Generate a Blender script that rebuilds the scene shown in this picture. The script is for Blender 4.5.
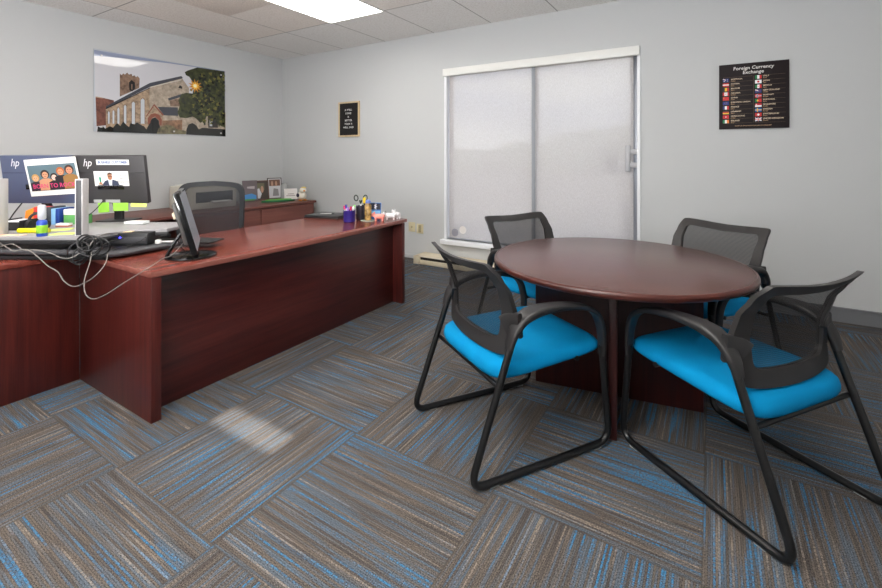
import bpy, bmesh, math, random
from mathutils import Vector, Matrix, Quaternion
for o in list(bpy.data.objects): bpy.data.objects.remove(o)
S = bpy.context.scene
COL = S.collection
PI = math.pi
R = math.radians

# ---------------------------------------------------------------- camera, world, sun, exposure
cam_d = bpy.data.cameras.new('camera'); cam = bpy.data.objects.new('camera', cam_d); COL.objects.link(cam)
cam.location = (0, 0, 1.322); cam.rotation_euler = (PI/2, 0, 0.5527)
cam_d.sensor_width = 36; cam_d.lens = 18.0; cam_d.shift_y = -0.1562; cam_d.clip_start = 0.05; cam_d.clip_end = 300
S.camera = cam
S.view_settings.view_transform = 'Standard'; S.view_settings.look = 'None'
S.view_settings.gamma = 1; S.view_settings.use_curve_mapping = False
S.view_settings.exposure = -0.06
LIGHT_STRENGTH = 9.0
SKY_STRENGTH = 2.2

w = bpy.data.worlds.new('sky'); S.world = w; w.use_nodes = True
nt = w.node_tree; nt.nodes.clear()
wo = nt.nodes.new('ShaderNodeOutputWorld'); bg = nt.nodes.new('ShaderNodeBackground'); bg.inputs[1].default_value = SKY_STRENGTH
tc = nt.nodes.new('ShaderNodeTexCoord'); sep = nt.nodes.new('ShaderNodeSeparateXYZ')
mp = nt.nodes.new('ShaderNodeMapping'); mp.inputs['Scale'].default_value = (2.2, 2.2, 9)
no = nt.nodes.new('ShaderNodeTexNoise'); no.inputs['Scale'].default_value = 1.6; no.inputs['Detail'].default_value = 3
cr = nt.nodes.new('ShaderNodeValToRGB'); cr.color_ramp.elements[0].position = 0.42; cr.color_ramp.elements[1].position = 0.62
gr = nt.nodes.new('ShaderNodeValToRGB')
gr.color_ramp.elements[0].position = 0.0; gr.color_ramp.elements[0].color = (0.72, 0.70, 0.68, 1)
gr.color_ramp.elements[1].position = 0.35; gr.color_ramp.elements[1].color = (0.36, 0.50, 0.80, 1)
mx = nt.nodes.new('ShaderNodeMix'); mx.data_type = 'RGBA'; mx.inputs[7].default_value = (0.95, 0.94, 0.92, 1)
L = nt.links.new
L(tc.outputs['Generated'], sep.inputs[0]); L(sep.outputs[2], gr.inputs[0]); L(tc.outputs['Generated'], mp.inputs[0])
L(mp.outputs[0], no.inputs[0]); L(no.outputs[0], cr.inputs[0]); L(cr.outputs[0], mx.inputs[0]); L(gr.outputs[0], mx.inputs[6])
L(mx.outputs[2], bg.inputs[0]); L(bg.outputs[0], wo.inputs[0])

sun_d = bpy.data.lights.new('sun', 'SUN'); sun = bpy.data.objects.new('sun', sun_d); COL.objects.link(sun)
SUN_DIR = Vector((-0.35, 2.975, -2.0)).normalized()      # comes in through the opening added in the rear wall
sun.rotation_euler = SUN_DIR.to_track_quat('-Z', 'Y').to_euler(); sun.location = (1, -6, 6)
sun_d.energy = 14; sun_d.angle = R(.6); sun_d.color = (1, 0.93, 0.84)

# added fill: a big soft unseen light behind the camera aimed at the ceiling
fl_d = bpy.data.lights.new('added_bounce_fill', 'AREA'); fl = bpy.data.objects.new('added_bounce_fill', fl_d); COL.objects.link(fl)
fl_d.shape = 'DISK'; fl_d.size = 1.2; fl_d.energy = 250; fl.location = (-1.3, -.8, 1.2); fl.rotation_euler = (PI-.25, 0, .5)

# ---------------------------------------------------------------- materials
def lin(c):
    c = c/255.0
    return c/12.92 if c <= 0.04045 else ((c+0.055)/1.055)**2.4
def rgb(r, g, b): return (lin(r), lin(g), lin(b), 1)
MATS = {}
def mat(name, col, rough=0.5, metal=0.0, spec=0.5, emit=None, es=1.0, var=0.0, vs=20.0, coat=0.0, bump=0.0, bs=300.0):
    if name in MATS: return MATS[name]
    m = bpy.data.materials.new(name); m.use_nodes = True; n = m.node_tree; b = n.nodes['Principled BSDF']
    b.inputs['Base Color'].default_value = rgb(*col); b.inputs['Roughness'].default_value = rough
    b.inputs['Metallic'].default_value = metal; b.inputs['Specular IOR Level'].default_value = spec
    b.inputs['Coat Weight'].default_value = coat
    tcn = n.nodes.new('ShaderNodeTexCoord')
    if emit: b.inputs['Emission Color'].default_value = rgb(*emit); b.inputs['Emission Strength'].default_value = es
    if var > 0:
        x = n.nodes.new('ShaderNodeTexNoise'); x.inputs['Scale'].default_value = vs; x.inputs['Detail'].default_value = 4
        r = n.nodes.new('ShaderNodeValToRGB'); r.color_ramp.elements[0].position = .3; r.color_ramp.elements[1].position = .7
        r.color_ramp.elements[0].color = rgb(*[max(0, c*(1-var)) for c in col]); r.color_ramp.elements[1].color = rgb(*[min(255, c*(1+var)) for c in col])
        n.links.new(tcn.outputs['Object'], x.inputs[0]); n.links.new(x.outputs[0], r.inputs[0]); n.links.new(r.outputs[0], b.inputs['Base Color'])
    if bump > 0:
        x = n.nodes.new('ShaderNodeTexNoise'); x.inputs['Scale'].default_value = bs; x.inputs['Detail'].default_value = 3
        bp = n.nodes.new('ShaderNodeBump'); bp.inputs['Strength'].default_value = bump; bp.inputs['Distance'].default_value = 0.004
        n.links.new(tcn.outputs['Object'], x.inputs[0]); n.links.new(x.outputs[0], bp.inputs['Height']); n.links.new(bp.outputs[0], b.inputs['Normal'])
    MATS[name] = m
    return m
def wood(name, dark, light, axis, rough=0.3, scale=1.0, coat=0.0):
    """mahogany laminate, grain running along axis 0/1/2 in object space"""
    m = bpy.data.materials.new(name); m.use_nodes = True; n = m.node_tree; b = n.nodes['Principled BSDF']
    tcn = n.nodes.new('ShaderNodeTexCoord'); mpn = n.nodes.new('ShaderNodeMapping')
    sc = [22*scale]*3; sc[axis] = 1.1*scale; mpn.inputs['Scale'].default_value = sc
    wv = n.nodes.new('ShaderNodeTexNoise'); wv.inputs['Scale'].default_value = 1.2; wv.inputs['Detail'].default_value = 6; wv.inputs['Roughness'].default_value = .6; wv.inputs['Distortion'].default_value = .35
    mp2 = n.nodes.new('ShaderNodeMapping'); s2 = [190*scale]*3; s2[axis] = 5*scale; mp2.inputs['Scale'].default_value = s2
    fn = n.nodes.new('ShaderNodeTexNoise'); fn.inputs['Scale'].default_value = 1.0; fn.inputs['Detail'].default_value = 2
    ad = n.nodes.new('ShaderNodeMath'); ad.operation = 'MULTIPLY_ADD'; ad.inputs[1].default_value = .3
    r = n.nodes.new('ShaderNodeValToRGB'); r.color_ramp.elements[0].position = .45; r.color_ramp.elements[1].position = .85
    r.color_ramp.elements[0].color = rgb(*dark); r.color_ramp.elements[1].color = rgb(*light)
    l = n.links.new
    l(tcn.outputs['Object'], mpn.inputs[0]); l(mpn.outputs[0], wv.inputs[0]); l(tcn.outputs['Object'], mp2.inputs[0]); l(mp2.outputs[0], fn.inputs[0])
    l(fn.outputs[0], ad.inputs[0]); l(wv.outputs[0], ad.inputs[2]); l(ad.outputs[0], r.inputs[0]); l(r.outputs[0], b.inputs['Base Color'])
    b.inputs['Roughness'].default_value = rough; b.inputs['Specular IOR Level'].default_value = .5; b.inputs['Coat Weight'].default_value = coat
    MATS[name] = m
    return m
def mesh_mat(name, col, through, scale=260.0):
    m = bpy.data.materials.new(name); m.use_nodes = True; n = m.node_tree; b = n.nodes['Principled BSDF']; out = n.nodes['Material Output']
    b.inputs['Base Color'].default_value = rgb(*col); b.inputs['Roughness'].default_value = .75; b.inputs['Specular IOR Level'].default_value = .2
    t = n.nodes.new('ShaderNodeBsdfTransparent'); x = n.nodes.new('ShaderNodeMixShader')
    tcn = n.nodes.new('ShaderNodeTexCoord')
    wv = n.nodes.new('ShaderNodeTexWave'); wv.bands_direction = 'Z'; wv.inputs['Scale'].default_value = scale/6.0
    ma = n.nodes.new('ShaderNodeMath'); ma.operation = 'MULTIPLY_ADD'; ma.inputs[1].default_value = through*.7; ma.inputs[2].default_value = through*.65
    l = n.links.new
    l(tcn.outputs['Object'], wv.inputs[0]); l(wv.outputs['Fac'], ma.inputs[0]); l(ma.outputs[0], x.inputs[0])
    l(b.outputs[0], x.inputs[1]); l(t.outputs[0], x.inputs[2]); l(x.outputs[0], out.inputs[0])
    MATS[name] = m
    return m

def carpet_mat():
    m = bpy.data.materials.new('carpet_tiles'); m.use_nodes = True; n = m.node_tree; b = n.nodes['Principled BSDF']; l = n.links.new
    def M(op, a, bb=None, c=None):
        x = n.nodes.new('ShaderNodeMath'); x.operation = op
        for i, v in enumerate((a, bb, c)):
            if v is None: continue
            if isinstance(v, (int, float)): x.inputs[i].default_value = v
            else: l(v, x.inputs[i])
        return x.outputs[0]
    tcn = n.nodes.new('ShaderNodeTexCoord'); sp = n.nodes.new('ShaderNodeSeparateXYZ'); l(tcn.outputs['Object'], sp.inputs[0])
    T = 0.708
    tx = M('DIVIDE', M('ADD', sp.outputs[0], 0.03+T*20), T); ty = M('DIVIDE', M('ADD', sp.outputs[1], -0.87+T*20), T)
    ix, iy = M('FLOOR', tx), M('FLOOR', ty); fx, fy = M('FRACT', tx), M('FRACT', ty)
    par = M('MODULO', M('ADD', ix, iy), 2.0)         # 1 -> stripes along Y on one set, X on the other
    # across coordinate u, along coordinate v
    def pick(a, c):
        x = n.nodes.new('ShaderNodeMix'); x.data_type = 'FLOAT'; l(par, x.inputs[0]); l(a, x.inputs[2]); l(c, x.inputs[3]); return x.outputs[0]
    u, v = pick(CARPET_PAR[0](fx, fy), CARPET_PAR[1](fx, fy)), pick(CARPET_PAR[1](fx, fy), CARPET_PAR[0](fx, fy))
    seed = M('ADD', M('MULTIPLY', ix, 17.3), M('MULTIPLY', iy, 5.7))
    NS = 96.0
    row = M('FLOOR', M('MULTIPLY', u, NS))
    def noise(x, y, z, scale=1.0, detail=1.0):
        c = n.nodes.new('ShaderNodeCombineXYZ'); l(x, c.inputs[0]); l(y, c.inputs[1]); l(z, c.inputs[2])
        t = n.nodes.new('ShaderNodeTexNoise'); t.inputs['Scale'].default_value = scale; t.inputs['Detail'].default_value = detail; t.inputs['Roughness'].default_value = .5
        l(c.outputs[0], t.inputs[0]); return t.outputs[0]
    def ramp(f, e):
        r = n.nodes.new('ShaderNodeValToRGB'); r.color_ramp.interpolation = 'LINEAR'
        while len(r.color_ramp.elements) < len(e): r.color_ramp.elements.new(.5)
        for q, (p, cc) in zip(r.color_ramp.elements, e): q.position = p; q.color = cc
        l(f, r.inputs[0]); return r.outputs[0]
    def mixc(f, a, c):
        x = n.nodes.new('ShaderNodeMix'); x.data_type = 'RGBA'; l(f, x.inputs[0])
        for i, q in ((6, a), (7, c)):
            if isinstance(q, tuple): x.inputs[i].default_value = q
            else: l(q, x.inputs[i])
        return x.outputs[2]
    rs = M('MULTIPLY', row, 7.77)
    base_n = noise(rs, M('MULTIPLY', v, 1.6), seed, 1.0, 1.0)
    base = ramp(base_n, [(.25, rgb(72, 67, 65)), (.42, rgb(84, 77, 73)), (.55, rgb(96, 88, 81)), (.75, rgb(80, 83, 87))])
    # blue yarn runs, long along the stripe, clustered softly across the tile
    blue_n = noise(rs, M('MULTIPLY', v, 1.5), M('ADD', seed, 51.0), 1.0, 0.0)
    clus = noise(M('MULTIPLY', u, 4.0), M('MULTIPLY', v, 1.2), M('ADD', seed, 9.0), 1.0, 0.0)
    bf = ramp(M('ADD', blue_n, M('MULTIPLY', clus, .35)), [(.80, (0, 0, 0, 1)), (.93, (.75, .75, .75, 1))])
    crm_n = noise(rs, M('MULTIPLY', v, 1.5), M('ADD', seed, 91.0), 1.0, 0.0)
    cf = ramp(crm_n, [(.64, (0, 0, 0, 1)), (.76, (.6, .6, .6, 1))])
    blu2_n = noise(rs, M('MULTIPLY', v, 1.2), M('ADD', seed, 131.0), 1.0, 0.0)
    b2 = ramp(blu2_n, [(.52, (0, 0, 0, 1)), (.64, (.6, .6, .6, 1))])
    c1 = mixc(b2, base, rgb(84, 101, 116))
    # each yarn is twisted: its colour comes and goes in stitches
    tw = noise(M('MULTIPLY', row, 3.3), M('MULTIPLY', v, 130.0), seed, 1.0, 0.0)
    twf = ramp(tw, [(.38, (.35, .35, .35, 1)), (.56, (1, 1, 1, 1))])
    c2 = mixc(M('MULTIPLY', cf, twf), c1, rgb(146, 133, 120))
    c3 = mixc(M('MULTIPLY', bf, twf), c2, rgb(48, 120, 164))
    # stitch gaps between rows and along each yarn
    fr = M('FRACT', M('MULTIPLY', u, NS)); gap = M('MULTIPLY', M('ABSOLUTE', M('SUBTRACT', fr, .5)), 2.0)
    gapf = M('MULTIPLY', M('POWER', gap, 3.0), .38)
    sn = noise(M('MULTIPLY', sp.outputs[0], 1.0), M('MULTIPLY', sp.outputs[1], 1.0), sp.outputs[2], 240.0, 3.0)
    dark = M('SUBTRACT', M('MULTIPLY', sn, 3.2), M('ADD', gapf, .60))
    x = n.nodes.new('ShaderNodeMix'); x.data_type = 'RGBA'; x.blend_type = 'MULTIPLY'; x.inputs[0].default_value = 1.0
    cc = n.nodes.new('ShaderNodeCombineColor'); [l(dark, cc.inputs[i]) for i in range(3)]
    l(c3, x.inputs[6]); l(cc.outputs[0], x.inputs[7])
    # seam between tiles
    ed = M('MINIMUM', M('MINIMUM', fx, M('SUBTRACT', 1.0, fx)), M('MINIMUM', fy, M('SUBTRACT', 1.0, fy)))
    se = M('LESS_THAN', ed, .005)
    fin = mixc(M('MULTIPLY', se, .45), x.outputs[2], rgb(66, 62, 58))
    l(fin, b.inputs['Base Color']); b.inputs['Roughness'].default_value = .95; b.inputs['Specular IOR Level'].default_value = .12
    bp = n.nodes.new('ShaderNodeBump'); bp.inputs['Strength'].default_value = .35; bp.inputs['Distance'].default_value = .004
    l(dark, bp.inputs['Height']); l(bp.outputs[0], b.inputs['Normal'])
    return m
CARPET_PAR = (lambda fx, fy: fy, lambda fx, fy: fx)

def ceiling_mat():
    m = bpy.data.materials.new('ceiling_tiles'); m.use_nodes = True; n = m.node_tree; b = n.nodes['Principled BSDF']; l = n.links.new
    tcn = n.nodes.new('ShaderNodeTexCoord'); sp = n.nodes.new('ShaderNodeSeparateXYZ'); l(tcn.outputs['Object'], sp.inputs[0])
    def M(op, a, bb=None):
        x = n.nodes.new('ShaderNodeMath'); x.operation = op
        for i, v in enumerate((a, bb)):
            if v is None: continue
            if isinstance(v, (int, float)): x.inputs[i].default_value = v
            else: l(v, x.inputs[i])
        return x.outputs[0]
    tx = M('DIVIDE', M('ADD', sp.outputs[0], 5.342+.785*10), .785); ty = M('DIVIDE', M('ADD', sp.outputs[1], -3.686+1.548*10), 1.548)
    fx, fy = M('FRACT', tx), M('FRACT', ty); ix, iy = M('FLOOR', tx), M('FLOOR', ty)
    ex = M('MULTIPLY', M('MINIMUM', fx, M('SUBTRACT', 1.0, fx)), .785); ey = M('MULTIPLY', M('MINIMUM', fy, M('SUBTRACT', 1.0, fy)), 1.548)
    seam = M('LESS_THAN', M('MINIMUM', ex, ey), .0055)
    wn = n.nodes.new('ShaderNodeTexWhiteNoise'); c = n.nodes.new('ShaderNodeCombineXYZ'); l(ix, c.inputs[0]); l(iy, c.inputs[1]); l(c.outputs[0], wn.inputs[0])
    # perimeter row is whiter and cooler
    per = M('MAXIMUM', M('GREATER_THAN', sp.outputs[1], 3.686), M('LESS_THAN', sp.outputs[0], -5.342))
    f = M('MULTIPLY', M('SUBTRACT', 1.0, M('MULTIPLY', per, .85)), M('ADD', M('MULTIPLY', wn.outputs[0], .5), .5))
    mx = n.nodes.new('ShaderNodeMix'); mx.data_type = 'RGBA'; l(f, mx.inputs[0]); mx.inputs[6].default_value = rgb(238, 237, 235); mx.inputs[7].default_value = rgb(238, 231, 224)
    v = n.nodes.new('ShaderNodeTexNoise'); v.inputs['Scale'].default_value = 55; v.inputs['Detail'].default_value = 5; v.inputs['Roughness'].default_value = .75; l(tcn.outputs['Object'], v.inputs[0])
    r = n.nodes.new('ShaderNodeValToRGB'); r.color_ramp.elements[0].position = .36; r.color_ramp.elements[0].color = (.76, .73, .70, 1); r.color_ramp.elements[1].position = .52; r.color_ramp.elements[1].color = (1, 1, 1, 1); l(v.outputs[0], r.inputs[0])
    mu = n.nodes.new('ShaderNodeMix'); mu.data_type = 'RGBA'; mu.blend_type = 'MULTIPLY'; mu.inputs[0].default_value = .8; l(mx.outputs[2], mu.inputs[6]); l(r.outputs[0], mu.inputs[7])
    m2 = n.nodes.new('ShaderNodeMix'); m2.data_type = 'RGBA'; l(M('MULTIPLY', seam, .75), m2.inputs[0]); l(mu.outputs[2], m2.inputs[6]); m2.inputs[7].default_value = rgb(110, 104, 98)
    l(m2.outputs[2], b.inputs['Base Color']); b.inputs['Roughness'].default_value = .95; b.inputs['Specular IOR Level'].default_value = .1
    return m

def shade_mat():
    """woven solar shade: lets some of the view through and glows with the daylight behind it"""
    m = bpy.data.materials.new('solar_shade_fabric'); m.use_nodes = True; n = m.node_tree; l = n.links.new; out = n.nodes['Material Output']
    n.nodes.remove(n.nodes['Principled BSDF'])
    tcn = n.nodes.new('ShaderNodeTexCoord')
    nz = n.nodes.new('ShaderNodeTexNoise'); nz.inputs['Scale'].default_value = 1; nz.inputs['Detail'].default_value = 3
    mp = n.nodes.new('ShaderNodeMapping'); mp.inputs['Scale'].default_value = (330, 330, 60); l(tcn.outputs['Object'], mp.inputs[0]); l(mp.outputs[0], nz.inputs[0])
    rp = n.nodes.new('ShaderNodeValToRGB'); rp.color_ramp.elements[0].position = .3; rp.color_ramp.elements[1].position = .7
    rp.color_ramp.elements[0].color = rgb(218, 212, 208); rp.color_ramp.elements[1].color = rgb(244, 240, 238); l(nz.outputs[0], rp.inputs[0])
    tl = n.nodes.new('ShaderNodeBsdfTranslucent'); df = n.nodes.new('ShaderNodeBsdfDiffuse'); tp = n.nodes.new('ShaderNodeBsdfTransparent')
    l(rp.outputs[0], tl.inputs[0]); l(rp.outputs[0], df.inputs[0])
    a = n.nodes.new('ShaderNodeMixShader'); a.inputs[0].default_value = .45; l(tl.outputs[0], a.inputs[1]); l(df.outputs[0], a.inputs[2])
    c = n.nodes.new('ShaderNodeMixShader'); c.inputs[0].default_value = .38; l(a.outputs[0], c.inputs[1]); l(tp.outputs[0], c.inputs[2]); l(c.outputs[0], out.inputs[0])
    return m

wall_m = mat('wall_paint', (200, 202, 203), .85, spec=.25, bump=.06, bs=90)
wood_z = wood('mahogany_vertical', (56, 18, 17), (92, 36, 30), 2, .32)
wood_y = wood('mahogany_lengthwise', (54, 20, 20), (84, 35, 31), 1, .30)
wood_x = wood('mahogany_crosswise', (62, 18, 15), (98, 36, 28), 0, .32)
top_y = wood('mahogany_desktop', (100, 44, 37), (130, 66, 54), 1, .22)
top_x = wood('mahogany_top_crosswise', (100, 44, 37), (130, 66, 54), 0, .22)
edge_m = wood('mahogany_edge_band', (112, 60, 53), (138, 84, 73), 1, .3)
cred_y = wood('mahogany_muted', (98, 52, 46), (124, 74, 64), 1, .4)  # greyer, less saturated mahogany than the desktop
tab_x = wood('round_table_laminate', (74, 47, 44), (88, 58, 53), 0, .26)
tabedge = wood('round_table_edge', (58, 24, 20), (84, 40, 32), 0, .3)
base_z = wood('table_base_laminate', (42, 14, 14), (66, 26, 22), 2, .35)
blk = mat('black_plastic', (34, 34, 36), .42, bump=.05, bs=400)
frm = mat('black_powder_coat', (20, 20, 21), .28)
arm_m = mat('charcoal_arm_plastic', (40, 39, 40), .4)
blkf = mat('charcoal_frame_plastic', (46, 44, 44), .45)
meshb = mesh_mat('black_mesh_fabric', (38, 36, 36), .26)
meshg = mesh_mat('grey_mesh_fabric', (50, 52, 56), .22)
blue = mat('bright_blue_fabric', (0, 136, 192), .85, spec=.15, var=.03, vs=8, bump=.15, bs=700)
white = mat('white_plastic', (232, 232, 228), .5)
paper = mat('white_paper', (236, 236, 232), .8)
cream = mat('cream_metal', (222, 210, 184), .45)
creamd = mat('cream_shadow_slot', (40, 36, 32), .8)  # shade inside openings, put into the colour
silver = mat('brushed_silver', (206, 203, 204), .45, metal=.1)
dgrey = mat('dark_grey_plastic', (62, 62, 66), .5)
deckg = mat('grey_worksurface', (150, 148, 150), .45)
black = mat('gloss_black', (12, 12, 14), .12)
gloss = mat('screen_reflection', (168, 172, 182), .2)  # light grey base colour stands for the reflection on the screens
cord = mat('grey_cable', (120, 116, 112), .5)
cordb = mat('black_cable', (30, 30, 32), .45)
def cm(name, c, rough=.55, **k): return mat(name, c, rough, **k)

# ---------------------------------------------------------------- mesh helpers
class MB:
    def __init__(s): s.bm = bmesh.new(); s.mi = 0
    def _f(s, vs, smooth=False):
        try: f = s.bm.faces.new(vs)
        except ValueError: return None
        f.material_index = s.mi; f.smooth = smooth; return f
    def box(s, x0, x1, y0, y1, z0, z1, bev=0.0, M=None, seg=2):
        t = bmesh.new(); bmesh.ops.create_cube(t, size=1.0)
        bmesh.ops.scale(t, vec=(x1-x0, y1-y0, z1-z0), verts=t.verts); bmesh.ops.translate(t, vec=((x0+x1)/2, (y0+y1)/2, (z0+z1)/2), verts=t.verts)
        if bev > 0: bmesh.ops.bevel(t, geom=list(t.edges), offset=bev, segments=seg, profile=.5, affect='EDGES')
        s.add(t, M); return s
    def add(s, t, M=None, smooth=None):
        if M is not None: bmesh.ops.transform(t, matrix=M, verts=t.verts)
        mp = {v: s.bm.verts.new(v.co) for v in t.verts}
        for f in t.faces:
            g = s._f([mp[v] for v in f.verts], f.smooth if smooth is None else smooth)
        t.free(); return s
    def prism(s, poly, z0, z1, bev=0.0, M=None, seg=2):
        t = bmesh.new(); a = [t.verts.new((x, y, z0)) for x, y in poly]; b = [t.verts.new((x, y, z1)) for x, y in poly]
        n = len(poly); t.faces.new(a[::-1]); t.faces.new(b)
        for i in range(n): t.faces.new((a[i], a[(i+1) % n], b[(i+1) % n], b[i]))
        bmesh.ops.recalc_face_normals(t, faces=t.faces)
        if bev > 0:
            ed = [e for e in t.edges if abs(e.verts[0].co.z-e.verts[1].co.z) < 1e-6]
            bmesh.ops.bevel(t, geom=ed, offset=bev, segments=seg, profile=.5, affect='EDGES')
        s.add(t, M); return s
    def lathe(s, prof, n=24, M=None, smooth=True):
        t = bmesh.new(); rings = []
        for r, z in prof:
            if r < 1e-6: rings.append([t.verts.new((0, 0, z))])
            else: rings.append([t.verts.new((r*math.cos(2*PI*i/n), r*math.sin(2*PI*i/n), z)) for i in range(n)])
        for a, b in zip(rings[:-1], rings[1:]):
            for i in range(n):
                j = (i+1) % n
                if len(a) == 1 and len(b) == 1: continue
                if len(a) == 1: f = t.faces.new((a[0], b[j], b[i]))
                elif len(b) == 1: f = t.faces.new((a[i], a[j], b[0]))
                else: f = t.faces.new((a[i], a[j], b[j], b[i]))
                f.smooth = smooth
        for q in (rings[0], rings[-1]):
            if len(q) > 1: t.faces.new(q)
        bmesh.ops.recalc_face_normals(t, faces=t.faces)
        s.add(t, M); return s
    def sphere(s, c, r, n=16, M=None, sc=(1, 1, 1)):
        t = bmesh.new(); bmesh.ops.create_uvsphere(t, u_segments=n, v_segments=max(6, n//2), radius=r)
        bmesh.ops.scale(t, vec=sc, verts=t.verts); bmesh.ops.translate(t, vec=c, verts=t.verts)
        for f in t.faces: f.smooth = True
        s.add(t, M); return s
    def sweep(s, pts, r, n=10, side=None, prof=None, closed=False, M=None, radii=None):
        """sweep a section along points; prof = list of (a,b) offsets along (side, normal); side = fixed side vector"""
        pts = [Vector(p) for p in pts]; N = len(pts); t = bmesh.new(); rings = []
        tan = []
        for i in range(N):
            if closed: d = pts[(i+1) % N]-pts[i-1]
            else: d = pts[min(i+1, N-1)]-pts[max(i-1, 0)]
            tan.append(d.normalized())
        up = Vector((0, 0, 1)) if abs(tan[0].z) < .9 else Vector((1, 0, 0))
        nrm = (up-tan[0]*up.dot(tan[0])).normalized()
        for i in range(N):
            if side is not None:
                sd = (Vector(side)-tan[i]*Vector(side).dot(tan[i])).normalized(); nr = tan[i].cross(sd).normalized()
            else:
                nrm = (nrm-tan[i]*nrm.dot(tan[i])).normalized(); nr = nrm; sd = nr.cross(tan[i])
            k = radii[i] if radii else 1.0
            if prof: P = [pts[i]+sd*a*k+nr*b*k for a, b in prof]
            else: P = [pts[i]+(sd*math.cos(2*PI*j/n)+nr*math.sin(2*PI*j/n))*r*k for j in range(n)]
            rings.append([t.verts.new(p) for p in P])
        m = len(rings[0])
        for i in range(N if closed else N-1):
            a, b = rings[i], rings[(i+1) % N]
            for j in range(m):
                f = t.faces.new((a[j], a[(j+1) % m], b[(j+1) % m], b[j])); f.smooth = True
        if not closed: t.faces.new(rings[0]); t.faces.new(rings[-1])
        bmesh.ops.recalc_face_normals(t, faces=t.faces)
        s.add(t, M); return s
    def build(s, name, mats, parent=None, sharp=40):
        me = bpy.data.meshes.new(name); s.bm.to_mesh(me); s.bm.free()
        for m in (mats if isinstance(mats, (list, tuple)) else [mats]): me.materials.append(m)
        if sharp:
            for p in me.polygons: p.use_smooth = True
            me.set_sharp_from_angle(angle=R(sharp))
        o = bpy.data.objects.new(name, me); COL.objects.link(o)
        if parent: o.parent = parent
        return o
def arc_path(pts, rad, seg=6):
    """polyline with filleted corners"""
    P = [Vector(p) for p in pts]; out = [P[0]]
    for i in range(1, len(P)-1):
        a, b, c = P[i-1], P[i], P[i+1]; u, v = (a-b).normalized(), (c-b).normalized()
        rr = min(rad, (a-b).length*.45, (c-b).length*.45)
        p0, p1 = b+u*rr, b+v*rr
        for k in range(seg+1):
            q = k/seg; out.append(p0*(1-q)**2+b*2*q*(1-q)+p1*q*q)
    out.append(P[-1]); return out
def spline(pts, k=6, closed=False):
    P = [Vector(p) for p in pts]; n = len(P); out = []
    for i in range(n if closed else n-1):
        if closed: p0, p1, p2, p3 = P[i-1], P[i], P[(i+1) % n], P[(i+2) % n]
        else: p0, p1, p2, p3 = P[max(i-1, 0)], P[i], P[i+1], P[min(i+2, n-1)]
        for j in range(k):
            q = j/k; out.append(.5*((2*p1)+(p2-p0)*q+(2*p0-5*p1+4*p2-p3)*q*q+(3*p1-p0-3*p2+p3)*q**3))
    if not closed: out.append(P[-1])
    return out
def rrect(w2, h2, r, n=5, cx=0, cy=0):
    o = []
    for sx, sy, a0 in ((1, 1, 0), (-1, 1, 90), (-1, -1, 180), (1, -1, 270)):
        for k in range(n+1):
            a = R(a0+90*k/n); o.append((cx+sx*(w2-r)+r*math.cos(a), cy+sy*(h2-r)+r*math.sin(a)))
    return o
def circ(r, n=12, cx=0, cy=0, sx=1, sy=1): return [(cx+sx*r*math.cos(2*PI*i/n), cy+sy*r*math.sin(2*PI*i/n)) for i in range(n)]
def tag(o, label=None, cat=None, group=None, kind=None):
    if label: o['label'] = label
    if cat: o['category'] = cat
    if group: o['group'] = group
    if kind: o['kind'] = kind
    return o
def empty(name, loc, rz=0, label=None, cat=None, group=None):
    o = bpy.data.objects.new(name, None); o.empty_display_size = .1; COL.objects.link(o); o.location = loc; o.rotation_euler = (0, 0, rz)
    return tag(o, label, cat, group)
def struct(name, mb, mats, sharp=30): return tag(mb.build(name, mats, None, sharp), kind='structure')
def dup(o, loc=None, rz=None, label=None, parent=None):
    kids = [c for c in COL.objects if c.parent == o]
    c = o.copy(); COL.objects.link(c)
    if parent: c.parent = parent
    if loc is not None: c.location = loc
    if rz is not None: c.rotation_euler = (0, 0, rz)
    if label: c['label'] = label
    for k in kids: dup(k, parent=c)
    return c
def text_bm(mb, s, size, M, mi=0, bold=0.0, shear=0.0, align='LEFT', sx=1.0, space=1.0):
    cu = bpy.data.curves.new('t', 'FONT'); cu.body = s; cu.size = size; cu.align_x = align; cu.shear = shear; cu.offset = bold; cu.resolution_u = 2; cu.space_character = space
    o = bpy.data.objects.new('t', cu); COL.objects.link(o); bpy.context.view_layer.update()
    dg = bpy.context.evaluated_depsgraph_get(); me = bpy.data.meshes.new_from_object(o.evaluated_get(dg))
    t = bmesh.new(); t.from_mesh(me); bmesh.ops.scale(t, vec=(sx, 1, 1), verts=t.verts)
    mb.mi = mi; mb.add(t, M, False)
    bpy.data.objects.remove(o); bpy.data.curves.remove(cu); bpy.data.meshes.remove(me)
def frame_M(o, u, n):
    """matrix whose X = u, Z = n, Y = n x u, origin o"""
    u = Vector(u).normalized(); n = Vector(n).normalized(); v = n.cross(u)
    return Matrix(((u.x, v.x, n.x, o[0]), (u.y, v.y, n.y, o[1]), (u.z, v.z, n.z, o[2]), (0, 0, 0, 1)))
def art(name, shapes, W, H, M, parent, z0=.0005, step=.0001, extra=None):
    """flat printed picture made of coloured polygons; shapes = (material, [(u,v)..]) in 0..1"""
    mb = MB(); ms = []
    for i, (m, poly) in enumerate(shapes):
        if m not in ms: ms.append(m)
        mb.mi = ms.index(m); z = z0+i*step
        vs = [mb.bm.verts.new(M @ Vector((u*W, v*H, z))) for u, v in poly]
        f = mb._f(vs)
        if f:
            f.normal_update()
            if f.normal.dot(M.to_3x3() @ Vector((0, 0, 1))) < 0: f.normal_flip()
    if extra: extra(mb, ms, z0+len(shapes)*step)
    return mb.build(name, ms, parent, 0)
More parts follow.
